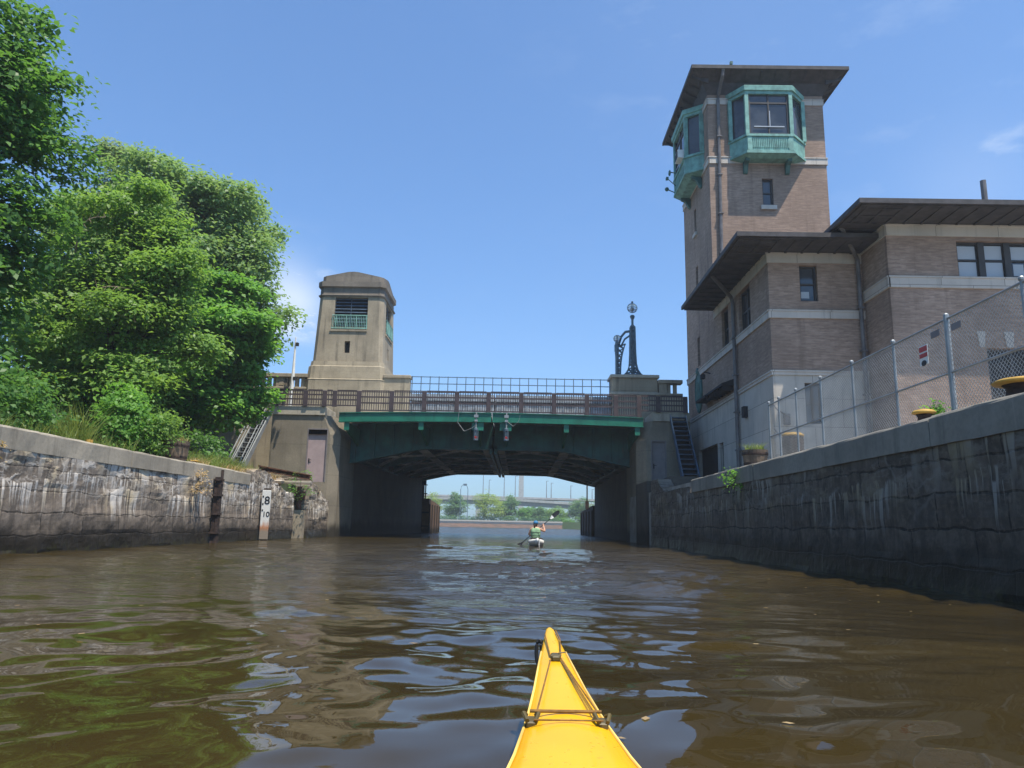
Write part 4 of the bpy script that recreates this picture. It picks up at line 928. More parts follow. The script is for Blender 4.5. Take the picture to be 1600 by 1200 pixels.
m = MB(); m.tube([(8.45, 38.9, 19.2), (8.0, 38.9, 19.4)], .03, 5); m.ball((7.95, 38.9, 19.42), .12, 8, 6); m.tube([(8.45, 38.7, 19.5), (7.95, 38.6, 19.9)], .025, 5); m.box(7.85, 7.98, 38.5, 38.7, 19.85, 19.98)
m.tube([(8.45, 38.9, 20.4), (8.2, 38.9, 20.45)], .03, 5); m.ball((8.12, 38.9, 20.4), .17, 10, 6, (.4, 1, 1)); m.build('floodlight', M['copper_dk'], ct)
# crest on the canal side
m = MB(); cy_, cz_ = 38.25, 7.85
ring_ = lambda r, d: [(BX-d, cy_+r*.72*math.cos(t), cz_+r*1.08*math.sin(t)*(1 if math.sin(t) > 0 else 1.15)) for t in [2*math.pi*i/28 for i in range(28)]]
m.loft([ring_(.95, .003), ring_(.95, .07), ring_(.82, .11), ring_(.8, .07), ring_(.2, .12)])
m.box(BX-.13, BX-.07, cy_-.12, cy_+.12, cz_-.5, cz_+.45); m.box(BX-.12, BX-.06, cy_-.4, cy_+.4, cz_-.05, cz_+.15); m.ball((BX-.09, cy_, cz_+1.02), .2, 10, 6, (.4, 1, 1))
m.build('crest', M['copper_dk'], ct)
m = MB(); m.prism([(8.75, 7.05), (9.296, 7.25), (9.296, 6.95), (8.75, 6.95)], 'y', 35.0, 36.9); m.build('louvre_canopy', M['dark'], ct)
m = MB(); m.tube([(9.28, 35.9, 8.3), (9.0, 35.9, 8.35), (8.9, 35.9, 8.2)], .03, 5); m.box(8.8, 9.0, 35.75, 36.05, 8.02, 8.22); m.build('wall_lamp', M['dark'], ct)

# ------------------------------------------------------------------ chain link fence
FX = 6.9; G0 = 2.36; FT = 4.2
fn = thing('chain_link_fence', (FX, 14, G0), 'galvanised chain link fence with pipe posts along the right quay', 'fence')
py_ = [6.3, 8.1, 9.9, 11.75, 13.5, 15.25, 16.9, 18.45, 19.7, 20.5]
for i, y in enumerate(py_):
    m = MB(); m.tube([(FX, y, G0), (FX, y, FT+.04)], .045 if y in (11.75,) else .027, 8); m.ball((FX, y, FT+.05), .045, 8, 5); m.build('post', M['steel'], fn)
m = MB(); m.tube([(FX, 6.3, FT), (FX, 20.5, FT-.02)], .022, 8); m.tube([(FX, 20.5, FT), (BX-.1, 26.9, FT)], .022, 8); m.build('top_rail', M['steel'], fn)
m = MB(); m.tube([(FX, 6.3, 3.3), (FX, 20.5, 3.3)], .019, 6); m.build('middle_rail', M['steel'], fn)
m = MB(); pt = .078; r_ = .0042; y0, y1, z0, z1 = 6.3, 20.5, G0+.04, FT
def wires(m, P, L, z0, z1):
    H = z1-z0; a = -H
    while a < L:
        for s in (0, 1):
            s0, s1 = max(0, a), min(L, a+H)
            if s1-s0 < .02: continue
            za, zb = z0+(s0-a), z0+(s1-a)
            if s: za, zb = z1-(s0-a), z1-(s1-a)
            m.tube([P(s0, za, s), P(s1, zb, s)], r_, 3, False)
        a += pt
wires(m, lambda s, z, k_: (FX+.004*(2*k_-1), y0+s, z), y1-y0, z0, z1)
d_ = Vector((BX-.1-FX, 26.9-20.5, 0)); dl = d_.length; d_.normalize()
wires(m, lambda s, z, k_: (FX+d_.x*s+.004*k_, 20.5+d_.y*s, z), dl, z0, z1)
m.build('chain_mesh', M['steel'], fn)
m = MB(); m.tube([(FX, 20.5, 4.0), (FX+.6, 22, 2.5)], .02, 6); m.build('brace', M['steel'], fn)
sg = thing('warning_sign', (6.85, 12.45, 3.5), 'small white sign with red bands wired to the fence', 'sign')
m = MB(); m.box(6.868, 6.876, 12.32, 12.58, 3.58, 3.92); m.build('plate', M['white'], sg)
m = MB(); m.box(6.862, 6.867, 12.33, 12.57, 3.81, 3.90); m.box(6.862, 6.867, 12.33, 12.57, 3.71, 3.78); m.build('red_band', M['red'], sg)
m = MB(); m.lathe([(.001, 0), (.05, 0), (.05, .004), (.001, .004)], (0, 0, 0), 14); m.v = [(6.866-z, 12.45+x*1.6, 3.61+y) for x, y, z in m.v]; m.build('emblem', M['black'], sg)
for (y, z, lab) in ((11.45, 4.0, 'faded grey plate on the fence just right of the thick post'), (12.05, 4.02, 'small faded plate on the fence above the red banded sign')):
    m = MB(); m.bbox(6.862, 6.875, y-.13, y+.13, z-.055, z+.055, .004); tag(m.build('fence_plate', M['door_dk']), lab, 'sign')

# ------------------------------------------------------------------ quay objects
def planter(x, y, r, h, z, lab, seed):
    t = thing('barrel_planter', (x, y, z), lab, 'planter')
    m = MB(); m.lathe([(r*.78, 0), (r*.9, h*.4), (r, h), (r*.93, h), (r*.9, h*.86), (.01, h*.84)], (x, y, z), 22); m.build('barrel', M['wood'], t)
    m = MB()
    for hz in (.25, .78): rr_ = r*(.78+.22*hz)+.012; m.lathe([(rr_, h*hz-.03), (rr_+.008, h*hz), (rr_+.006, h*hz+.04)], (x, y, z), 22)
    m.build('hoop', M['rust_dk'], t)
    return t
planter(-10.85, 23.2, .43, .68, 2.46, 'old half barrel planter with dry weeds behind the left coping', 1)
planter(6.3, 20.0, .34, .5, 2.36, 'half barrel planter with weeds on the right coping edge', 2)
def bollard(x, y, z, r, h, lab):
    t = thing('mooring_bollard', (x, y, z), lab, 'bollard')
    m = MB(); m.lathe([(r*1.1, 0), (r*1.1, .04), (r*.62, .08), (r*.55, h*.6), (r*.7, h*.74)], (x, y, z), 20); m.build('stem', M['rust_dk'], t, True)
    m = MB(); m.lathe([(r*.7, h*.74), (r*1.0, h*.78), (r*1.04, h*.84), (r*.85, h*.94), (r*.4, h), (.01, h*1.01)], (x, y, z), 24); m.build('cap', M['yellow'], t, True)
bollard(6.25, 9.15, 2.36, .33, .32, 'large yellow capped bollard at the near end of the right coping')
bollard(6.3, 11.55, 2.36, .17, .3, 'small yellow capped bollard beside the thick fence post')
bollard(-10.55, 24.0, 2.46, .13, .16, 'low yellow topped bollard beside the left barrel planter')
tb = thing('litter_bin', (7.7, 21.0, G0), 'dark drum bin with yellow lid behind the fence', 'bin')
m = MB(); m.lathe([(.27, 0), (.29, .05), (.29, 1.0), (.27, 1.02)], (7.7, 21.0, G0), 20); m.build('drum', M['rust_dk'], tb)
m = MB(); m.lathe([(.31, 1.021), (.31, 1.06), (.22, 1.12), (.01, 1.15)], (7.7, 21.0, G0), 20); m.build('lid', M['yellow'], tb, True)
m = MB(); m.tube([(-11.25, 19.2, 2.4), (-11.25, 19.2, 2.62)], .06, 10); m.lathe([(.06, .22), (.09, .24), (.09, .33), (.01, .34)], (-11.25, 19.2, 2.4), 12)
tag(m.build('mooring_post', M['yellow']), 'short rusty yellow post among weeds behind the left coping', 'post')
m = MB(); m.lathe([(.45, 0), (.47, .35), (.4, .6), (.2, .78), (.01, .82)], (-12.2, 26.4, 2.38), 20); tag(m.build('mooring_dome', M['rust_dk'], None, True), 'dark domed iron bollard under the maple', 'bollard')

# ------------------------------------------------------------------ foliage
def leaves(name, mat, parent, puffs, nclump, per, size, sig=.35, seed=0, droop=.0, shell=(.5, 1.2), aspect=.62, clump_flat=.45, upb=1.1, sub=0):
    r = np.random.default_rng(seed); P = np.array(puffs, float)
    if sub:                                          # smaller lobes break the outline of each big one
        Q = [P*np.array([1, 1, 1, .9, .9, .9])]
        for p in P:
            d = r.normal(size=(sub, 3)); d[:, 2] += .25; d /= np.linalg.norm(d, axis=1)[:, None]; q = r.uniform(.2, .42, sub)
            Q.append(np.concatenate([p[:3]+d*p[3:6]*r.uniform(.78, 1.12, sub)[:, None], np.stack([q*p[3]*1.1, q*p[4]*1.1, q*p[5]*.75], 1)], 1))
        P = np.concatenate(Q)
    area = (P[:, 3]*P[:, 4]+P[:, 3]*P[:, 5]+P[:, 4]*P[:, 5]); area[:len(P)//(sub+1)] *= .45 if sub else 1; pr = area/area.sum()
    which = r.choice(len(P), nclump, p=pr)
    d = r.normal(size=(nclump, 3)); d /= np.linalg.norm(d, axis=1)[:, None]
    rad = r.uniform(*shell, nclump)**.7
    cc = P[which, :3]+d*P[which, 3:6]*rad[:, None]
    out = d/np.maximum(P[which, 3:6], .1); out /= np.linalg.norm(out, axis=1)[:, None]
    keep = np.ones(nclump, bool)                     # drop clumps buried deep in another puff
    for i, p in enumerate(P):
        q = ((cc-p[:3])/p[3:6]); inside = (q**2).sum(1) < .45**2; keep &= ~(inside & (which != i))
    cc, out = cc[keep], out[keep]; n = len(cc)*per
    c = np.repeat(cc, per, 0); o = np.repeat(out, per, 0)
    csz = np.repeat(r.uniform(.6, 1.35, len(cc)), per)[:, None]
    off = r.normal(size=(n, 3))*sig*csz; off[:, 2] *= clump_flat; off[:, 2] -= droop*np.abs(off[:, 2])
    pos = c+off
    nn = o*.6+r.normal(size=(n, 3))*.5+np.array([.2, -.2, upb]); nn /= np.linalg.norm(nn, axis=1)[:, None]
    t = np.cross(nn, r.normal(size=(n, 3))); t /= np.linalg.norm(t, axis=1)[:, None]+1e-9; b = np.cross(nn, t)
    s = size*r.uniform(.6, 1.35, n)[:, None]
    v = np.stack([pos-t*s*.5, pos-b*s*aspect*.5+nn*s*.10, pos+t*s*.5-nn*s*.12, pos+b*s*aspect*.5+nn*s*.10], 1).reshape(-1, 3)
    me = bpy.data.meshes.new(name); w = np.array(world_of(parent)); v = v-w
    me.vertices.add(n*4); me.vertices.foreach_set('co', v.astype(np.float32).ravel())
    me.loops.add(n*4); me.loops.foreach_set('vertex_index', np.arange(n*4, dtype=np.int32))
    me.polygons.add(n); me.polygons.foreach_set('loop_start', np.arange(n, dtype=np.int32)*4)
    me.update(calc_edges=True); me.validate(); me.materials.append(mat)
    ob = bpy.data.objects.new(name, me); C.objects.link(ob); ob.parent = parent
    return ob
def trunk(parent, base, puffs, r, lean=(0, 0), zfork=.35, name='trunk', mat='bark', maxb=14):
    m = MB(); b = Vector(base); top = Vector((sum(p[0] for p in puffs)/len(puffs), sum(p[1] for p in puffs)/len(puffs), max(p[2] for p in puffs)))
    fork = b.lerp(top, zfork); fork.x = b.x+lean[0]; fork.y = b.y+lean[1]
    pts = [b+Vector((0, 0, -.2)), b.lerp(fork, .3)+Vector((.05, 0, 0)), b.lerp(fork, .7)-Vector((.06, 0, 0)), fork, fork.lerp(top, .5)+Vector((.2, .1, 0)), top]
    m.tube(pts, [r*1.35, r, r*.9, r*.8, r*.45, r*.12], 9)
    for i, p in enumerate(puffs[:maxb]):
        e = Vector(p[:3]); f_ = random.uniform(.6, 1.0); s_ = b.lerp(fork, f_) if i % 2 else fork.lerp(top, random.uniform(0, .45))
        mid = s_.lerp(e, .5)+Vector((0, 0, -.25*(e-s_).length*.3)); m.tube([s_, mid, e], [r*.42, r*.25, r*.07], 6)
        for q in range(3):
            d = Vector((random.gauss(0, 1), random.gauss(0, 1), random.gauss(.3, .7))).normalized(); e2 = e+Vector((d.x*p[3], d.y*p[4], d.z*p[5]))*.85
            m.tube([mid.lerp(e, .6), e.lerp(e2, .4), e2], [r*.14, r*.09, r*.03], 5)
    m.build(name, M[mat], parent)
M['leaf_dark'] = leafmat('deep green leaves', (.040, .095, .022), (.075, .16, .035))
M['leaf_mid'] = leafmat('mid green leaves', (.085, .150, .058), (.150, .225, .090))
M['leaf_maple'] = leafmat('bright maple leaves', (.060, .145, .024), (.115, .235, .045))
M['leaf_lime'] = leafmat('yellow green leaves', (.075, .145, .028), (.14, .23, .055))
M['leaf_grey'] = leafmat('grey green leaves', (.09, .14, .06), (.15, .20, .10))
M['leaf_willow'] = leafmat('pale willow leaves', (.13, .19, .04), (.20, .26, .07))
M['leaf_far'] = leafmat('far tree leaves', (.06, .13, .05), (.10, .18, .07))
M['dead_wood'] = plain('pale dead wood', (.26, .20, .14), .9)
M['weed'] = leafmat('weed blades', (.09, .14, .03), (.17, .20, .06))
M['dry'] = leafmat('dry grass', (.22, .15, .07), (.32, .24, .13), .3)

t1 = thing('broadleaf_tree', (-15.60, 16.5, 2.38), 'dark dense tree towering at the near left edge', 'tree')
pf = [(-15.80, 16.5, 7.0, 2.6, 2.4, 2.6), (-13.60, 17.2, 9.2, 1.6, 1.7, 1.7), (-14.90, 16.8, 11.0, 2.2, 2.2, 2.0), (-15.60, 16.5, 14.0, 2.4, 2.3, 2.4), (-13.55, 17.8, 11.9, 1.3, 1.3, 1.2), (-17.20, 16.2, 10.5, 2.6, 2.6, 2.8),
      (-14.40, 17.2, 6.6, 1.8, 1.8, 1.7), (-14.20, 16.9, 4.7, 1.7, 1.6, 1.5), (-16.60, 15.5, 4.6, 2.2, 2.0, 1.8), (-13.40, 17.3, 7.6, 1.0, 1.1, 1.1), (-16.20, 16.8, 17.2, 2.0, 2.0, 2.0), (-18.30, 15.5, 14.5, 2.4, 2.4, 2.6), (-13.6, 17.6, 10.2, 1.5, 1.5, 1.5), (-13.3, 17.8, 8.2, 1.4, 1.4, 1.5), (-13.6, 17.6, 6.0, 1.5, 1.4, 1.6), (-13.9, 17.5, 12.6, 1.4, 1.4, 1.3)]
trunk(t1, (-15.60, 16.5, 2.38), pf, .3); leaves('crown', M['leaf_dark'], t1, pf, 3600, 24, .19, .27, 1, sub=9)
t2 = thing('broadleaf_tree', (-17.50, 37, 2.38), 'tallest broad rounded tree rising behind the maple', 'tree')
pf = [(-18.30, 37, 9, 4.2, 3.5, 4.0), (-19.50, 37, 15.2, 3.4, 3.2, 3.2), (-16.90, 36.5, 15.6, 3.0, 3.0, 3.0), (-15.50, 36.2, 12.6, 2.7, 2.6, 2.8), (-14.50, 36.0, 10.4, 2.1, 2.1, 2.0), (-17.80, 36, 17.4, 1.9, 1.9, 1.4), (-20.10, 36.2, 18.2, 1.7, 1.7, 1.2), (-16.30, 36.2, 17.0, 1.5, 1.5, 1.2), (-14.90, 36, 14.3, 1.4, 1.4, 1.3), (-13.90, 35.6, 12.2, 1.1, 1.1, 1.0), (-21.80, 37, 13, 3, 3, 3.4)]
trunk(t2, (-17.50, 37, 2.38), pf, .38); leaves('crown', M['leaf_mid'], t2, pf, 5200, 20, .24, .33, 2, sub=10)
t3 = thing('maple_tree', (-13.50, 30.6, 2.38), 'bright green maple overhanging the left stairs', 'tree')
pf = [(-13.50, 30.6, 8.4, 2.1, 1.9, 1.8), (-12.40, 31.5, 7.6, 1.3, 1.3, 1.5), (-12.20, 31.6, 6.2, 1.1, 1.1, 1.1), (-14.50, 30.4, 9.6, 1.8, 1.7, 1.5), (-12.90, 30.8, 10.2, 1.2, 1.2, .9), (-14.10, 30.2, 6.4, 1.9, 1.6, 1.5), (-12.80, 30.8, 5.1, 1.2, 1.1, .8), (-15.50, 30.4, 7.6, 1.6, 1.5, 1.8), (-11.85, 31.8, 8.3, .7, .7, .8)]
trunk(t3, (-13.80, 30.6, 2.38), pf, .2); leaves('crown', M['leaf_maple'], t3, pf, 3000, 20, .22, .24, 3, sub=9)
t4 = thing('lime_tree', (-14.50, 25.0, 2.38), 'yellow green tree with arching branches between dark tree and maple', 'tree')
pf = [(-14.50, 25, 7.2, 2.2, 1.9, 2.0), (-13.40, 25.2, 9.4, 1.7, 1.6, 1.6), (-15.50, 25, 10.0, 1.9, 1.8, 1.7), (-14.20, 25.4, 11.6, 1.3, 1.3, 1.0), (-12.80, 25.6, 6.6, 1.4, 1.4, 1.3), (-12.90, 25.4, 8.0, 1.1, 1.2, 1.0), (-13.90, 24.4, 5.0, 1.9, 1.5, 1.2), (-16.60, 24.6, 7, 1.9, 1.8, 2.4)]
trunk(t4, (-14.50, 25.2, 2.38), pf, .2); leaves('crown', M['leaf_lime'], t4, pf, 2900, 20, .17, .26, 4, droop=.5, sub=10)
for i, (x0, z0, x1, z1) in enumerate(((-14.9, 7.6, -12.9, 8.1), (-14.6, 7.2, -12.6, 7.0), (-15.3, 9.6, -14.0, 10.6))):
    m = MB(); rb = random.Random(90+i); P_ = [Vector((x0+(x1-x0)*q/6, 23.9-.9*math.sin(q/6*2.2)+rb.uniform(-.05, .05), z0+(z1-z0)*q/6+.22*math.sin(q/6*3.1))) for q in range(7)]
    m.tube(P_, [.035, .032, .028, .024, .018, .012, .005], 5)
    for q in range(2, 7):
        for w in range(2): m.tube([P_[q], P_[q]+Vector((rb.uniform(-.1, .35), rb.uniform(-.35, .05), rb.uniform(-.3, .35)))], [.011, .003], 4)
    m.build('bare_branch', M['dead_wood'], t4)
t5 = thing('thin_tree', (-22.5, 38, 2.38), 'thin pale tree showing sky through its crown beside the dark tree', 'tree')
pf = [(-21.8, 38, 17.5, 1.8, 1.5, 2.0), (-22.8, 38, 20.0, 1.3, 1.2, 1.2), (-23.2, 38, 15, 2.0, 1.8, 2.2), (-22, 38, 12, 2, 2, 2)]
trunk(t5, (-22.5, 38, 2.38), pf, .22); leaves('crown', M['leaf_grey'], t5, pf, 800, 20, .24, .36, 5, sub=8)
t6 = thing('broadleaf_tree', (-24, 33, 2.38), 'dark tree filling the gap low behind the lime tree', 'tree')
pf = [(-22, 31, 6, 3.6, 2.2, 3.2), (-25.5, 30, 8.5, 3.5, 2.4, 4), (-20, 33.5, 9.5, 3.0, 2.4, 3.2), (-18.5, 34, 5.5, 3.0, 1.8, 2.6), (-29, 30, 6, 3.5, 2.5, 4)]
trunk(t6, (-22, 32, 2.38), pf, .3); leaves('crown', M['leaf_dark'], t6, pf, 2400, 18, .3, .42, 6, sub=6)

def shrub(name, loc, puffs, mat, n, per, size, lab, sig=.2, seed=0, cat='shrub', up=.8):
    t = thing(name, loc, lab, cat); m = MB()
    for p in puffs:
        for q in range(4): m.tube([(loc[0]+random.gauss(0, .06), loc[1]+random.gauss(0, .06), loc[2]-.05), (p[0]+random.gauss(0, .3)*p[3], p[1], p[2])], [.018, .006], 4)
    m.build('stem', M['bark'], t); leaves('foliage', M[mat], t, puffs, n, per, size, sig, seed, upb=up); return t
shrub('leafy_shrub', (-12.0, 22.2, 2.38), [(-12.0, 22.2, 3.5, .7, .6, .9), (-12.3, 22.4, 4.3, .5, .5, .5)], 'leaf_maple', 190, 18, .13, 'tall leafy sapling behind the coping left of the barrel planter', seed=21)
shrub('leafy_shrub', (-11.35, 22.4, 2.38), [(-11.2, 22.5, 3.25, .4, .45, .65), (-10.95, 22.8, 3.6, .3, .3, .3)], 'leaf_lime', 120, 18, .11, 'round yellow green bush right beside the barrel planter', seed=22)
shrub('leafy_shrub', (-13.6, 23.8, 2.38), [(-13.6, 23.8, 3.3, 1.2, .7, 1.0), (-14.7, 23.5, 3.6, 1.0, .7, 1.2)], 'leaf_dark', 260, 18, .15, 'dark low bush in the shade behind the willow weed', seed=23)
shrub('leafy_shrub', (-12.6, 29.2, 2.38), [(-12.8, 29, 3.2, 1.1, .7, .9), (-14.2, 28.8, 3.4, 1.1, .7, 1.1)], 'leaf_dark', 240, 18, .16, 'dark bush under the maple trunk', seed=24)
shrub('leafy_shrub', (-15.5, 17.6, 2.38), [(-15.2, 17.5, 3.3, 1.3, .7, 1.0), (-13.4, 18.6, 3.2, .9, .7, .9)], 'leaf_dark', 260, 18, .14, 'dark bush at the foot of the near left tree', seed=25)
shrub('leafy_shrub', (-12.2, 15.2, 2.38), [(-12.2, 15.2, 3.2, .9, 1.2, .9), (-12.8, 14.0, 3.4, 1.0, 1.0, 1.1)], 'leaf_dark', 260, 18, .13, 'dark hanging bush close behind the nearest left coping', seed=26)
shrub('leafy_shrub', (-12.4, 17.6, 2.38), [(-12.3, 17.6, 3.3, .7, 1.1, .9)], 'leaf_dark', 170, 18, .12, 'dark bush behind the coping before the feathery weeds', seed=27)
def blades(name, mat, parent, spots, n, h, w, seed, lean=.35):
    r = np.random.default_rng(seed); m = MB()
    for (x, y, z, rx, ry) in spots:
        for i in range(n):
            a = r.uniform(0, 6.28); q = math.sqrt(r.random()); bx, by = x+rx*q*math.cos(a), y+ry*q*math.sin(a); hh = h*r.uniform(.5, 1.15)
            dx, dy = r.normal(0, lean)*hh, r.normal(0, lean)*hh; px, py = math.cos(a)*w/2, math.sin(a)*w/2
            m.add([(bx-px, by-py, z), (bx+px, by+py, z), (bx+dx*.4+px*.8, by+dy*.4+py*.8, z+hh*.6), (bx+dx*.4-px*.8, by+dy*.4-py*.8, z+hh*.6), (bx+dx, by+dy, z+hh)], [(0, 1, 2, 3), (3, 2, 4)])
    return m.build(name, mat, parent)
ww = thing('willow_weed', (-12.2, 19.8, 2.38), 'feathery pale green weed clump arching behind the left coping', 'plant')
blades('foliage', M['weed'], ww, [(-12.4, 19.8, 2.38, .7, .5)], 420, 1.35, .025, 31, .4)
o = blades('grass', M['weed'], None, [(-10.9, 24.8+i*.45, 2.4, .6, .35) for i in range(8)]+[(-11.4, 25+i*.9, 2.4, .7, .5) for i in range(7)]+[(-11.5, 14+i*1.4, 2.4, .4, .8) for i in range(6)], 110, .62, .02, 32); tag(o, 'tall green grass growing along the left wall top', 'grass', kind='stuff')
o = blades('dry_grass', M['dry'], None, [(-10.6, 26+i*.5, 2.42, .45, .35) for i in range(12)]+[(-10.5, 24.2, 2.45, .3, .3)], 90, .3, .018, 33, .6); tag(o, 'dry straw coloured grass on the broken wall end', 'grass', kind='stuff')
for par_name, (x, y, z), n, mt, h in (('weed_tuft', (-10.85, 23.2, 3.02), 130, 'dry', .3), ('weed_tuft', (6.3, 20.0, 2.82), 150, 'weed', .24)):
    o = blades(par_name, M[mt], None, [(x, y, z, .33 if x < 0 else .26, .3)], n, h, .014, 35, .7)
    tag(o, 'dry weeds sprouting from the left barrel planter' if x < 0 else 'pale weeds sprouting from the right barrel planter', 'plant')
def sprig(loc, sc, lab, seed, mat='leaf_maple'):
    t = thing('wall_plant', loc, lab, 'plant'); x, y, z = loc
    leaves('foliage', M[mat], t, [(x, y, z, .22*sc, .3*sc, .28*sc)], int(14*sc+6), 12, .075, .09, seed)
    m = MB(); m.tube([(x, y, z-.1), (x, y, z+.15*sc)], .01, 4); m.build('stem', M['bark'], t)
sprig((5.6, 19.6, 2.02), 1.0, 'small green plant growing from a joint under the right coping', 41)
sprig((-9.95, 33.9, 2.3), 2.6, 'leafy sapling growing in the gate recess under the rusty beam', 42)
sprig((6.55, 11.65, 2.66), .35, 'green sprig behind the small yellow bollard', 43)
sprig((-9.9, 22.9, 1.85), 1.3, 'ochre dead weed clump hanging below the left coping', 44, 'dry')
sprig((-9.9, 13.5, 1.95), 1.2, 'dry weed tuft on a ledge at the near left wall', 45, 'dry')

# ------------------------------------------------------------------ kayak in front
def kayak_front():
    t = thing('kayak', (.12, 1.0, 0), 'bright yellow kayak bow with deck lines pointing at the bridge', 'kayak')
    cx = .122
    # stations: y, half width, sheer z, keel z, deck crown
    st = [(2.93, .007, .372, .33, .003), (2.90, .014, .370, .26, .004), (2.75, .028, .352, .12, .008), (2.5, .050, .325, .02, .012), (2.2, .073, .300, -.03, .016), (1.95, .095, .283, -.05, .019), (1.7, .126, .268, -.07, .022), (1.4, .172, .256, -.085, .03), (1.0, .245, .25, -.1, .04),
          (.5, .28, .25, -.11, .045), (0, .29, .25, -.11, .045), (-.5, .28, .25, -.11, .04), (-1.1, .22, .255, -.1, .03), (-1.7, .12, .27, -.06, .02), (-2.1, .02, .33, .1, .005)]
    from bisect import bisect
    def samp(y):
        for a, b in zip(st, st[1:]):
            if b[0] <= y <= a[0]:
                f_ = (a[0]-y)/(a[0]-b[0]); return [a[i]+(b[i]-a[i])*f_ for i in range(5)]
    ys = [2.93, 2.915, 2.9, 2.85]+[2.8-.1*i for i in range(49)]+[-2.1]
    rings = []; N_ = 8
    for y in ys:
        _, w, zs, kz, cr = samp(y); ring = []
        for i in range(N_+1): a = -1+2*i/N_; ring.append((cx+a*w, y, zs+cr*(1-a*a)))
        for a, f_ in ((1.0, .12), (.97, .35), (.8, .68), (.45, .93), (0, 1.0), (-.45, .93), (-.8, .68), (-.97, .35), (-1.0, .12)): ring.append((cx+a*w*(1.03 if f_ < .2 else 1), y, zs+(kz-zs)*f_))
        rings.append(ring)
    m = MB(); m.loft(rings)
    m.f = [f for f in m.f if not (len(f) == 4 and all(-.45 < m.v[i][1] < .5 and abs(m.v[i][0]-cx) < .2 and m.v[i][2] > .24 for i in f))]
    h = m.build('hull', M['kayak'], t, True)
    m = MB(); m.tube([(cx+.19*math.cos(a), .02+.5*math.sin(a), .305) for a in [2*math.pi*i/40 for i in range(41)]], .018, 8); m.build('cockpit_rim', M['black'], t, True)
    def D(y, a, up=.004): _, w, zs, kz, cr = samp(y); return (cx+a*w, y, zs+cr*(1-a*a)+up)
    for s in (-1, 1):                                # gunwale seam
        m = MB(); m.tube([D(y, s*.985, .002) for y in ys[6:40]], .0035, 6); m.build('seam', M['seam'], t)
    L_ = lambda p, q, r=.0023, n=10: MB().tube([(D(p[0]+(q[0]-p[0])*i/n, 0, 0)[0]+((p[1]*samp(p[0])[1])*(1-i/n)+(q[1]*samp(q[0])[1])*i/n), p[0]+(q[0]-p[0])*i/n, D(p[0]+(q[0]-p[0])*i/n, .3, .007)[2]) for i in range(n+1)], r, 6)
    for p, q in (((2.48, -.25), (1.93, -.72)), ((2.48, .3), (1.93, .70)), ((2.47, .34), (1.93, .8)), ((2.50, -.3), (2.78, -.9)), ((2.50, .38), (2.72, .9)), ((2.72, .9), (2.84, .95))):
        L_(p, q).build('deck_line', M['line'], t)
    L_((1.93, -.9), (1.935, .9), .0042).build('bungee', M['line'], t); L_((1.86, -.75), (1.865, .8), .002).build('deck_line', M['line'], t)
    for a in (-.84, .84):
        x, y, z = D(1.90, a, 0); m = MB(); m.bbox(x-.012, x+.012, y-.03, y+.028, z-.002, z+.010, .003); m.tube([(x-.012, y+.03, z+.012), (x-.018, y, z+.022), (x-.01, y-.03, z+.012)], .006, 6); m.tube([(x+.012, y+.03, z+.012), (x+.018, y, z+.022), (x+.01, y-.03, z+.012)], .005, 6); m.build('deck_fitting', M['fitting'], t)
    x, y, z = D(2.485, .02, 0); m = MB(); m.bbox(x-.014, x+.014, y-.035, y+.035, z, z+.014, .004); m.tube([(x-.016, y-.02, z+.012), (x+.016, y-.02, z+.012)], .005, 6); m.tube([(x+.01, y+.01, z+.016), (x+.034, y+.02, z+.018)], .002, 5); m.build('deck_fitting', M['fitting'], t)
    m = MB(); p0 = Vector((cx-.036, 2.80, .335))
    m.tube([p0+Vector((-.010*math.sin(a)-.006, .01*math.cos(a), .040*math.cos(a)-.03)) for a in [2*math.pi*i/20 for i in range(21)]], .007, 7); m.build('carry_toggle', M['black'], t)
M['seam'] = plain('pale seam tape', (.75, .50, .12), .5, bump=0); M['line'] = plain('brown deck cord', (.20, .10, .02), .75, var=.3, sc=60, bump=0); M['fitting'] = plain('olive deck fitting', (.10, .075, .025), .5, bump=0)
kayak_front()

# ------------------------------------------------------------------ kayaker ahead
def skin_body(name, verts, edges, radii, root, mat, parent, sub=2):
    me = bpy.data.meshes.new(name); w = world_of(parent); me.from_pydata([tuple(Vector(v)-w) for v in verts], edges, []); me.materials.append(mat)
    o = bpy.data.objects.new(name, me); C.objects.link(o); o.parent = parent
    md = o.modifiers.new('skin', 'SKIN'); md.use_smooth_shade = True
    for i, r_ in enumerate(radii):
        me.skin_vertices[0].data[i].radius = r_ if isinstance(r_, tuple) else (r_, r_)
    me.skin_vertices[0].data[root].use_root = True
    s_ = o.modifiers.new('sub', 'SUBSURF'); s_.levels = sub; s_.render_levels = sub
    return o
KX, KY = .70, 30.6
kk = thing('kayak', (KX, KY, 0), 'small white kayak carrying the paddler toward the bridge', 'kayak')
m = MB(); rings = []
for y, w, zs, kz in ((-2.2, .03, .26, .16), (-2.0, .12, .22, .04), (-1.4, .24, .19, -.05), (-.6, .30, .18, -.09), (.2, .31, .18, -.1), (1, .28, .19, -.08), (1.8, .17, .22, -.02), (2.3, .06, .27, .1), (2.5, .015, .31, .25)):
    rings.append([(KX+a*w, KY+y, zs+.06*(1-a*a)) for a in (-1, -.5, 0, .5, 1)]+[(KX+a*w, KY+y, zs+(kz-zs)*q) for a, q in ((.97, .4), (.6, .9), (0, 1), (-.6, .9), (-.97, .4))])
m.loft(rings); m.build('hull', M['white'], kk, True)
m = MB(); m.tube([(KX+.24*math.cos(a), KY+.15+.42*math.sin(a), .255) for a in [2*math.pi*i/28 for i in range(29)]], .025, 6); m.build('cockpit_rim', M['rust_dk'], kk, True)
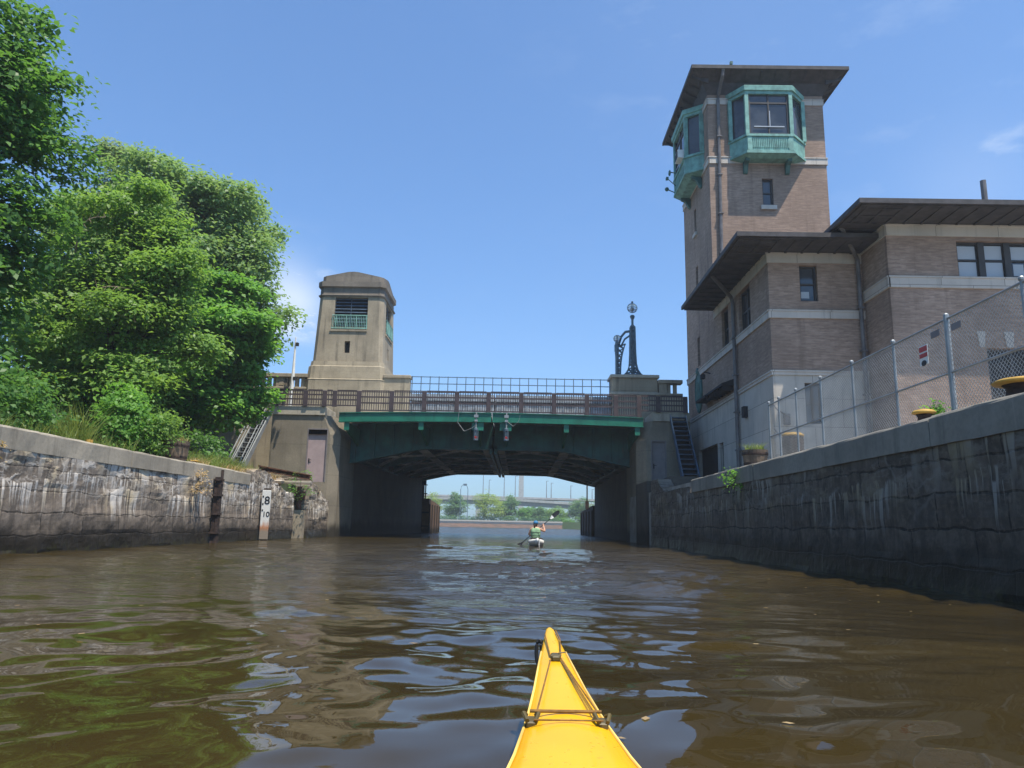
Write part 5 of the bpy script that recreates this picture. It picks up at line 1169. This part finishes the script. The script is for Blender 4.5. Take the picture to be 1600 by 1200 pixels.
m = MB(); m.box(KX+.05, KX+.075, KY-2.26, KY-2.14, -.05, .27); m.build('rudder', M['white'], kk)
ps = thing('person', (KX-.02, KY+.1, .12), 'kayaker seen from behind in blue cap and green life vest, right arm raised', 'person')
a, b = KX-.02, KY+.1
V = [(a, b, .20), (a, b+.0, .36), (a-.01, b+.02, .52), (a-.01, b+.04, .64), (a-.01, b+.06, .71), (a, b+.08, .80), (a, b+.08, .89),
     (a-.19, b+.05, .62), (a-.27, b+.1, .42), (a-.22, b+.32, .36), (a-.19, b+.42, .37),
     (a+.18, b+.06, .62), (a+.37, b+.16, .54), (a+.33, b+.36, .74), (a+.31, b+.42, .79),
     (a-.12, b+.35, .2), (a-.12, b+.8, .18), (a+.12, b+.35, .2), (a+.12, b+.8, .18)]
E_ = [(0, 1), (1, 2), (2, 3), (3, 4), (4, 5), (5, 6), (3, 7), (7, 8), (8, 9), (9, 10), (3, 11), (11, 12), (12, 13), (13, 14), (0, 15), (15, 16), (0, 17), (17, 18)]
R_ = [.15, .135, .15, .12, .055, .088, .07, .06, .046, .036, .03, .06, .05, .036, .03, .08, .05, .08, .05]
bo = skin_body('body', V, E_, R_, 0, M['skin'], ps)
M['vest'] = plain('faded green life vest', (.22, .36, .20), .7, var=.3, sc=9); M['cap'] = plain('blue cap cloth', (.03, .16, .32), .7); M['hair'] = plain('brown hair', (.035, .02, .012), .7); M['short'] = plain('dark wet shorts', (.025, .03, .04), .7)
m = MB(); vr = []
for z, w, d in ((.27, .17, .13), (.34, .19, .15), (.45, .20, .16), (.56, .20, .16), (.63, .175, .14), (.68, .12, .10)):
    vr.append([(a-.005+w*math.copysign(abs(math.cos(t))**.7, math.cos(t)), b+.03+d*math.copysign(abs(math.sin(t))**.7, math.sin(t)), z) for t in [2*math.pi*i/20 for i in range(20)]])
m.loft(vr); m.build('life_vest', M['vest'], ps, True)
m = MB(); vr2 = [[(a-.005+w*math.cos(t), b+.02+d*math.sin(t), z) for t in [2*math.pi*i/18 for i in range(18)]] for z, w, d in ((.19, .18, .15), (.24, .19, .155), (.275, .175, .14))]; m.loft(vr2); m.build('shorts', M['short'], ps, True)
m = MB(); m.box(a-.2, a+.2, b-.125, b-.11, .35, .37); m.box(a-.2, a+.2, b-.135, b-.12, .48, .5); m.build('vest_strap', M['black'], ps)
m = MB(); m.ball((a, b+.07, .87), .103, 14, 10, (1, 1.12, .95)); 
m.v = [(x, y, max(z, .845)) for x, y, z in m.v]
m.loft([[(a-.09, b+.16, .86), (a+.09, b+.16, .86), (a+.08, b+.28, .835), (a-.08, b+.28, .835)], [(a-.09, b+.16, .875), (a+.09, b+.16, .875), (a+.08, b+.28, .845), (a-.08, b+.28, .845)]]); m.build('cap', M['cap'], ps, True)
m = MB(); m.ball((a-.01, b+.035, .80), .088, 12, 8, (1, .9, 1.05)); m.tube([(a-.03, b-.04, .80), (a-.05, b-.07, .7), (a-.06, b-.06, .62)], [.04, .03, .012], 8); m.build('hair', M['hair'], ps, True)
# face on the far side
m = MB(); m.ball((a, b+.165, .80), .018, 6, 4); m.ball((a-.033, b+.15, .825), .011, 6, 4); m.ball((a+.033, b+.15, .825), .011, 6, 4); m.box(a-.022, a+.022, b+.152, b+.16, .765, .771); m.build('face', M['skin'], ps)
m = MB()
for s in (-1, 1): m.ball((a+s*.088, b+.075, .81), .026, 8, 6, (.4, .7, 1))
m.build('ear', M['skin'], ps)
hL, hR = Vector((a-.19, b+.44, .37)), Vector((a+.31, b+.44, .80))
ax = (hR-hL).normalized()
def hand(c, s):
    m = MB(); m.ball(c-Vector((0, .03, 0)), .042, 8, 6, (1, .7, 1.1))
    for i in range(4):
        q = c+ax*(-.033+i*.022)-Vector((0, .02, 0)); L2 = (.03, .034, .033, .026)[i]
        m.tube([q, q+Vector((0, .028, .03)), q+Vector((0, .05, .012)), q+Vector((0, .045, -.012*L2/.03))], [.010, .0095, .009, .007], 6)
    q = c+ax*(-s*.04)-Vector((0, .03, .01)); m.tube([q, q+ax*(-s*.015)+Vector((0, .03, -.02)), q+Vector((0, .055, -.014))], [.012, .011, .008], 6)
    m.build('hand', M['skin'], ps, True)
hand(hL, 1); hand(hR, -1)
pd = thing('paddle', tuple((hL+hR)/2), 'black and white kayak paddle raised to the right by the paddler', 'paddle')
mid = (hL+hR)/2; e0, e1 = mid-ax*.78, mid+ax*.72
m = MB(); m.tube([e0, e1], .016, 8); m.build('shaft', M['black'], pd)
up_ = Vector((-ax.z, .25, ax.x)).normalized()
def blade(base, d, name, mat, l0, l1):
    prof = [(0, .022), (.06, .045), (.14, .075), (.24, .092), (.34, .092), (.42, .072), (.47, .04), (.485, .01)]
    q = [(l, w) for l, w in prof if l0-1e-6 <= l <= l1+1e-6]; m = MB(); nn_ = d.cross(up_).normalized()
    m.loft([[tuple(base+d*l+up_*w*s+nn_*(.006*s2+.02*(abs(s) > .5))) for s, s2 in ((-1, 0), (0, -1), (1, 0), (0, 1))] for l, w in q]); m.build(name, mat, pd)
blade(e1, ax, 'blade_root', M['white'], 0, .14); blade(e1, ax, 'blade', M['black'], .14, .5)
blade(e0, -ax, 'blade', M['black'], 0, .5)

# ------------------------------------------------------------------ far shore
k = N('far seawall granite'); x_, y_, z_ = k.xyz(); M['seawall'] = k.fin(k.mix(k.ramp(k.math('ADD', z_, k.math('MULTIPLY', k.noise(sc=.4), .6)), 1.4, 1.75), k.mix(k.ramp(k.noise(k.scale(.5, .5, 2), det=5), .4, .6), (.42, .24, .16), (.30, .20, .14)), (.50, .45, .38)), .9)
sw = thing('seawall', (-30, 235, 0), 'low granite seawall with reddish foot on the far shore', 'wall')
m = MB(); m.box(-120, 13.4, 234.5, 236, -1, 1.75); m.build('wall', M['seawall'], sw)
m = MB(); m.box(-120, 13.5, 234.3, 236, 1.753, 2.2); m.build('coping', M['seawall'], sw)
fr_ = thing('promenade_railing', (-30, 235.2, 2.2), 'thin dark railing along the far promenade', 'railing')
m = MB()
for z in (2.5, 3.1): m.box(-60, 13, 235.1, 235.16, z, z+.06)
for i in range(90): x = -60+i*.82; m.box(x-.03, x+.03, 235.1, 235.16, 2.2, 3.15)
m.build('rail', M['copper_dk'], fr_)
m = MB(); m.box(13.6, 40, 236.5, 238, -1, 1.6); m.box(15, 17, 236.4, 236.5, .3, .9); tag(m.build('stone_bank', M['conc_dark']), 'dark stone bank right of the far seawall', 'wall')
far = [(-29, 244, 10.5, 4.5, 'leaf_willow', 'willow'), (-20.5, 245, 10.8, 3.6, 'leaf_far', 'tree'), (-11.3, 242, 11.6, 5.4, 'leaf_willow', 'willow'), (-3.6, 246, 10.4, 3.4, 'leaf_far', 'tree'), (2.2, 244, 6.6, 2.6, 'leaf_maple', 'tree'),
       (6.6, 243, 6.6, 2.2, 'leaf_far', 'tree'), (12.6, 246, 6.8, 5.0, 'leaf_lime', 'tree'), (19.6, 246, 9.8, 3.6, 'leaf_far', 'tree'), (-38, 246, 10, 5, 'leaf_far', 'tree'), (27, 246, 9, 4.5, 'leaf_far', 'tree')]
labs = ['pale willow at the left end of the far shore', 'dark green round tree left of the big far willow', 'large pale yellow willow in the middle of the far shore', 'dark conical tree right of the big far willow', 'small bright tree near the middle of the far shore', 'small blue green tree right of the bright one on the far shore', 'broad olive tree behind the raised paddle', 'tall green tree at the right end of the far shore', 'green tree behind the left channel mouth', 'green tree behind the right channel mouth']
for i, ((x, y, h, r_, mt, kd), lb_) in enumerate(zip(far, labs)):
    t = thing('willow_tree' if kd == 'willow' else 'park_tree', (x, y, 2.1), lb_, 'tree', 'trees on the far shore')
    rg = random.Random(i*7+1)
    pf = [(x+rg.uniform(-.45, .45)*r_, y+rg.uniform(-.3, .3)*r_, 2.1+(h-2.1)*f_, r_*q, r_*q, (h-2)*.22) for f_, q in ((.3, .72), (.3, .6), (.5, .75), (.5, .62), (.68, .6), (.7, .45), (.82, .36))]
    trunk(t, (x, y, 2.1), pf, .22, maxb=6); leaves('crown', M[mt], t, pf, 420, 16, .42, .55, 60+i, droop=.8 if kd == 'willow' else 0)
shrub('round_bush', (14.6, 239, 2.1), [(14.2, 239, 2.4, 1.6, 1.2, .9), (16.2, 239.5, 2.1, 1.6, 1.2, .9)], 'leaf_maple', 120, 14, .3, 'low bright green bush at the end of the far seawall', .35, 77)
o_ = MB()
hedge = thing('hedge', (-20, 240, 2.1), 'dark low hedge along the far promenade', 'hedge')
leaves('foliage', M['leaf_far'], hedge, [(-55+i*3.2, 240.5, 2.7, 2.2, 1, .9) for i in range(24)], 900, 12, .35, .5, 88)
# viaduct, pylon
vi = thing('highway_viaduct', (0, 350, 2.1), 'long concrete highway viaduct behind the far trees', 'viaduct')
def zv(x): return 14.3-(x+40)*.0105
xs = [-120+i*12 for i in range(26)]
M['via'] = concrete('viaduct concrete', (.42, .40, .37), amt=.2); M['via_dk'] = concrete('viaduct girder', (.20, .20, .20), amt=.2)
m = MB(); m.loft([[(x, 350, zv(x)-.9), (x, 350, zv(x)), (x, 366, zv(x)), (x, 366, zv(x)-.9)] for x in xs]); m.build('upper_deck', M['via'], vi)
zr = lambda x: 13.2-(x+10)*.045 if x > -10 else 13.2+(x+10)*.01
m = MB(); m.loft([[(x, 344, zr(x)-1.1), (x, 344, zr(x)), (x, 348, zr(x)), (x, 348, zr(x)-1.1)] for x in xs]); m.build('ramp', M['via'], vi)
m = MB(); m.loft([[(x, 345, zr(x)-3.0), (x, 345, zr(x)-1.103), (x, 347.5, zr(x)-1.103), (x, 347.5, zr(x)-3.0)] for x in xs]); m.build('girder', M['via_dk'], vi)
for x in (-70, -45, -20, 5.5, 30, 55): MB().box(x, x+2, 345.3, 347, 0, 10.2).build('pier', M['via'], vi)
py = thing('bridge_pylon', (3, 620, 0), 'tapering pale concrete bridge pylon seen under the span', 'pylon')
m = MB(); m.loft([[(1.2-w, 620-w, z), (1.2+w, 620-w, z), (1.2+w, 620+w, z), (1.2-w, 620+w, z)] for w, z in ((2.4, 2), (1.7, 60), (1.2, 70))]); m.build('shaft', M['via'], py)
pole_x = [(-17.2, 24), (-14.4, 21.5), (-7.3, 24), (-2.1, 23.5), (12.6, 21.5), (14.8, 20.6), (24, 19.5), (34, 18)]
first = None
names = ['first', 'second', 'third', 'fourth', 'fifth', 'sixth', 'seventh', 'eighth']
for i, (x, zt) in enumerate(pole_x):
    t = thing('highway_lamp', (x, 352, zv(x)), f'tall thin lamp pole on the viaduct, {names[i]} of eight from the left', 'street lamp', 'lamp poles on the viaduct')
    MB().tube([(x, 352, zv(x)), (x, 352, zt)], [.22, .12], 6).build('pole', M['pipe'], t)
    MB().box(x-.2, x+1.0, 351.9, 352.1, zt, zt+.15).build('lamp_head', M['pipe'], t)
al = thing('arched_lamp', (-17.6, 238, 2.1), 'tall arched twin park lamp left of the willow on the far shore', 'street lamp')
m = MB()
for s in (-1, 1): m.tube([(-17.6+s*1.15, 238, 2.1), (-17.6+s*1.15, 238, 11.6), (-17.6+s*.9, 238, 12.7), (-17.6+s*.2, 238, 13.4)], [.12, .1, .08, .06], 6)
m.build('arch', M['iron'], al)
MB().box(-17.9, -16.8, 237.8, 238.2, 12.9, 13.5).build('lamp_head', M['iron'], al)

m = MB(); r_ = random.Random(3)
for i in range(70):
    x, y = r_.uniform(-7, 5), r_.uniform(2.2, 16); a = r_.uniform(0, 6.28); l = r_.uniform(.012, .035)
    m.add([(x+l*math.cos(a+q)*(1 if j % 2 else .6), y+l*math.sin(a+q)*(1 if j % 2 else .6), .02) for j, q in enumerate((0, 1.3, 3.1, 4.4))], [(0, 1, 2, 3)])
o = m.build('debris', M['dry']); tag(o, 'tiny leaves and seeds floating on the canal', 'debris', kind='stuff')

# ------------------------------------------------------------------ haze
hz = MB().box(-900, 900, -60, 1200, -3, 120).build('haze', M['dark']); tag(hz, kind='stuff')
hm = bpy.data.materials.new('haze air'); hm.use_nodes = True; ht = hm.node_tree; ht.nodes.clear()
ho = ht.nodes.new('ShaderNodeOutputMaterial'); hv = ht.nodes.new('ShaderNodeVolumePrincipled')
hv.inputs['Color'].default_value = (.86, .92, 1, 1); hv.inputs['Density'].default_value = .0007; hv.inputs['Anisotropy'].default_value = .2
ht.links.new(hv.outputs[0], ho.inputs['Volume']); hz.data.materials.clear(); hz.data.materials.append(hm)
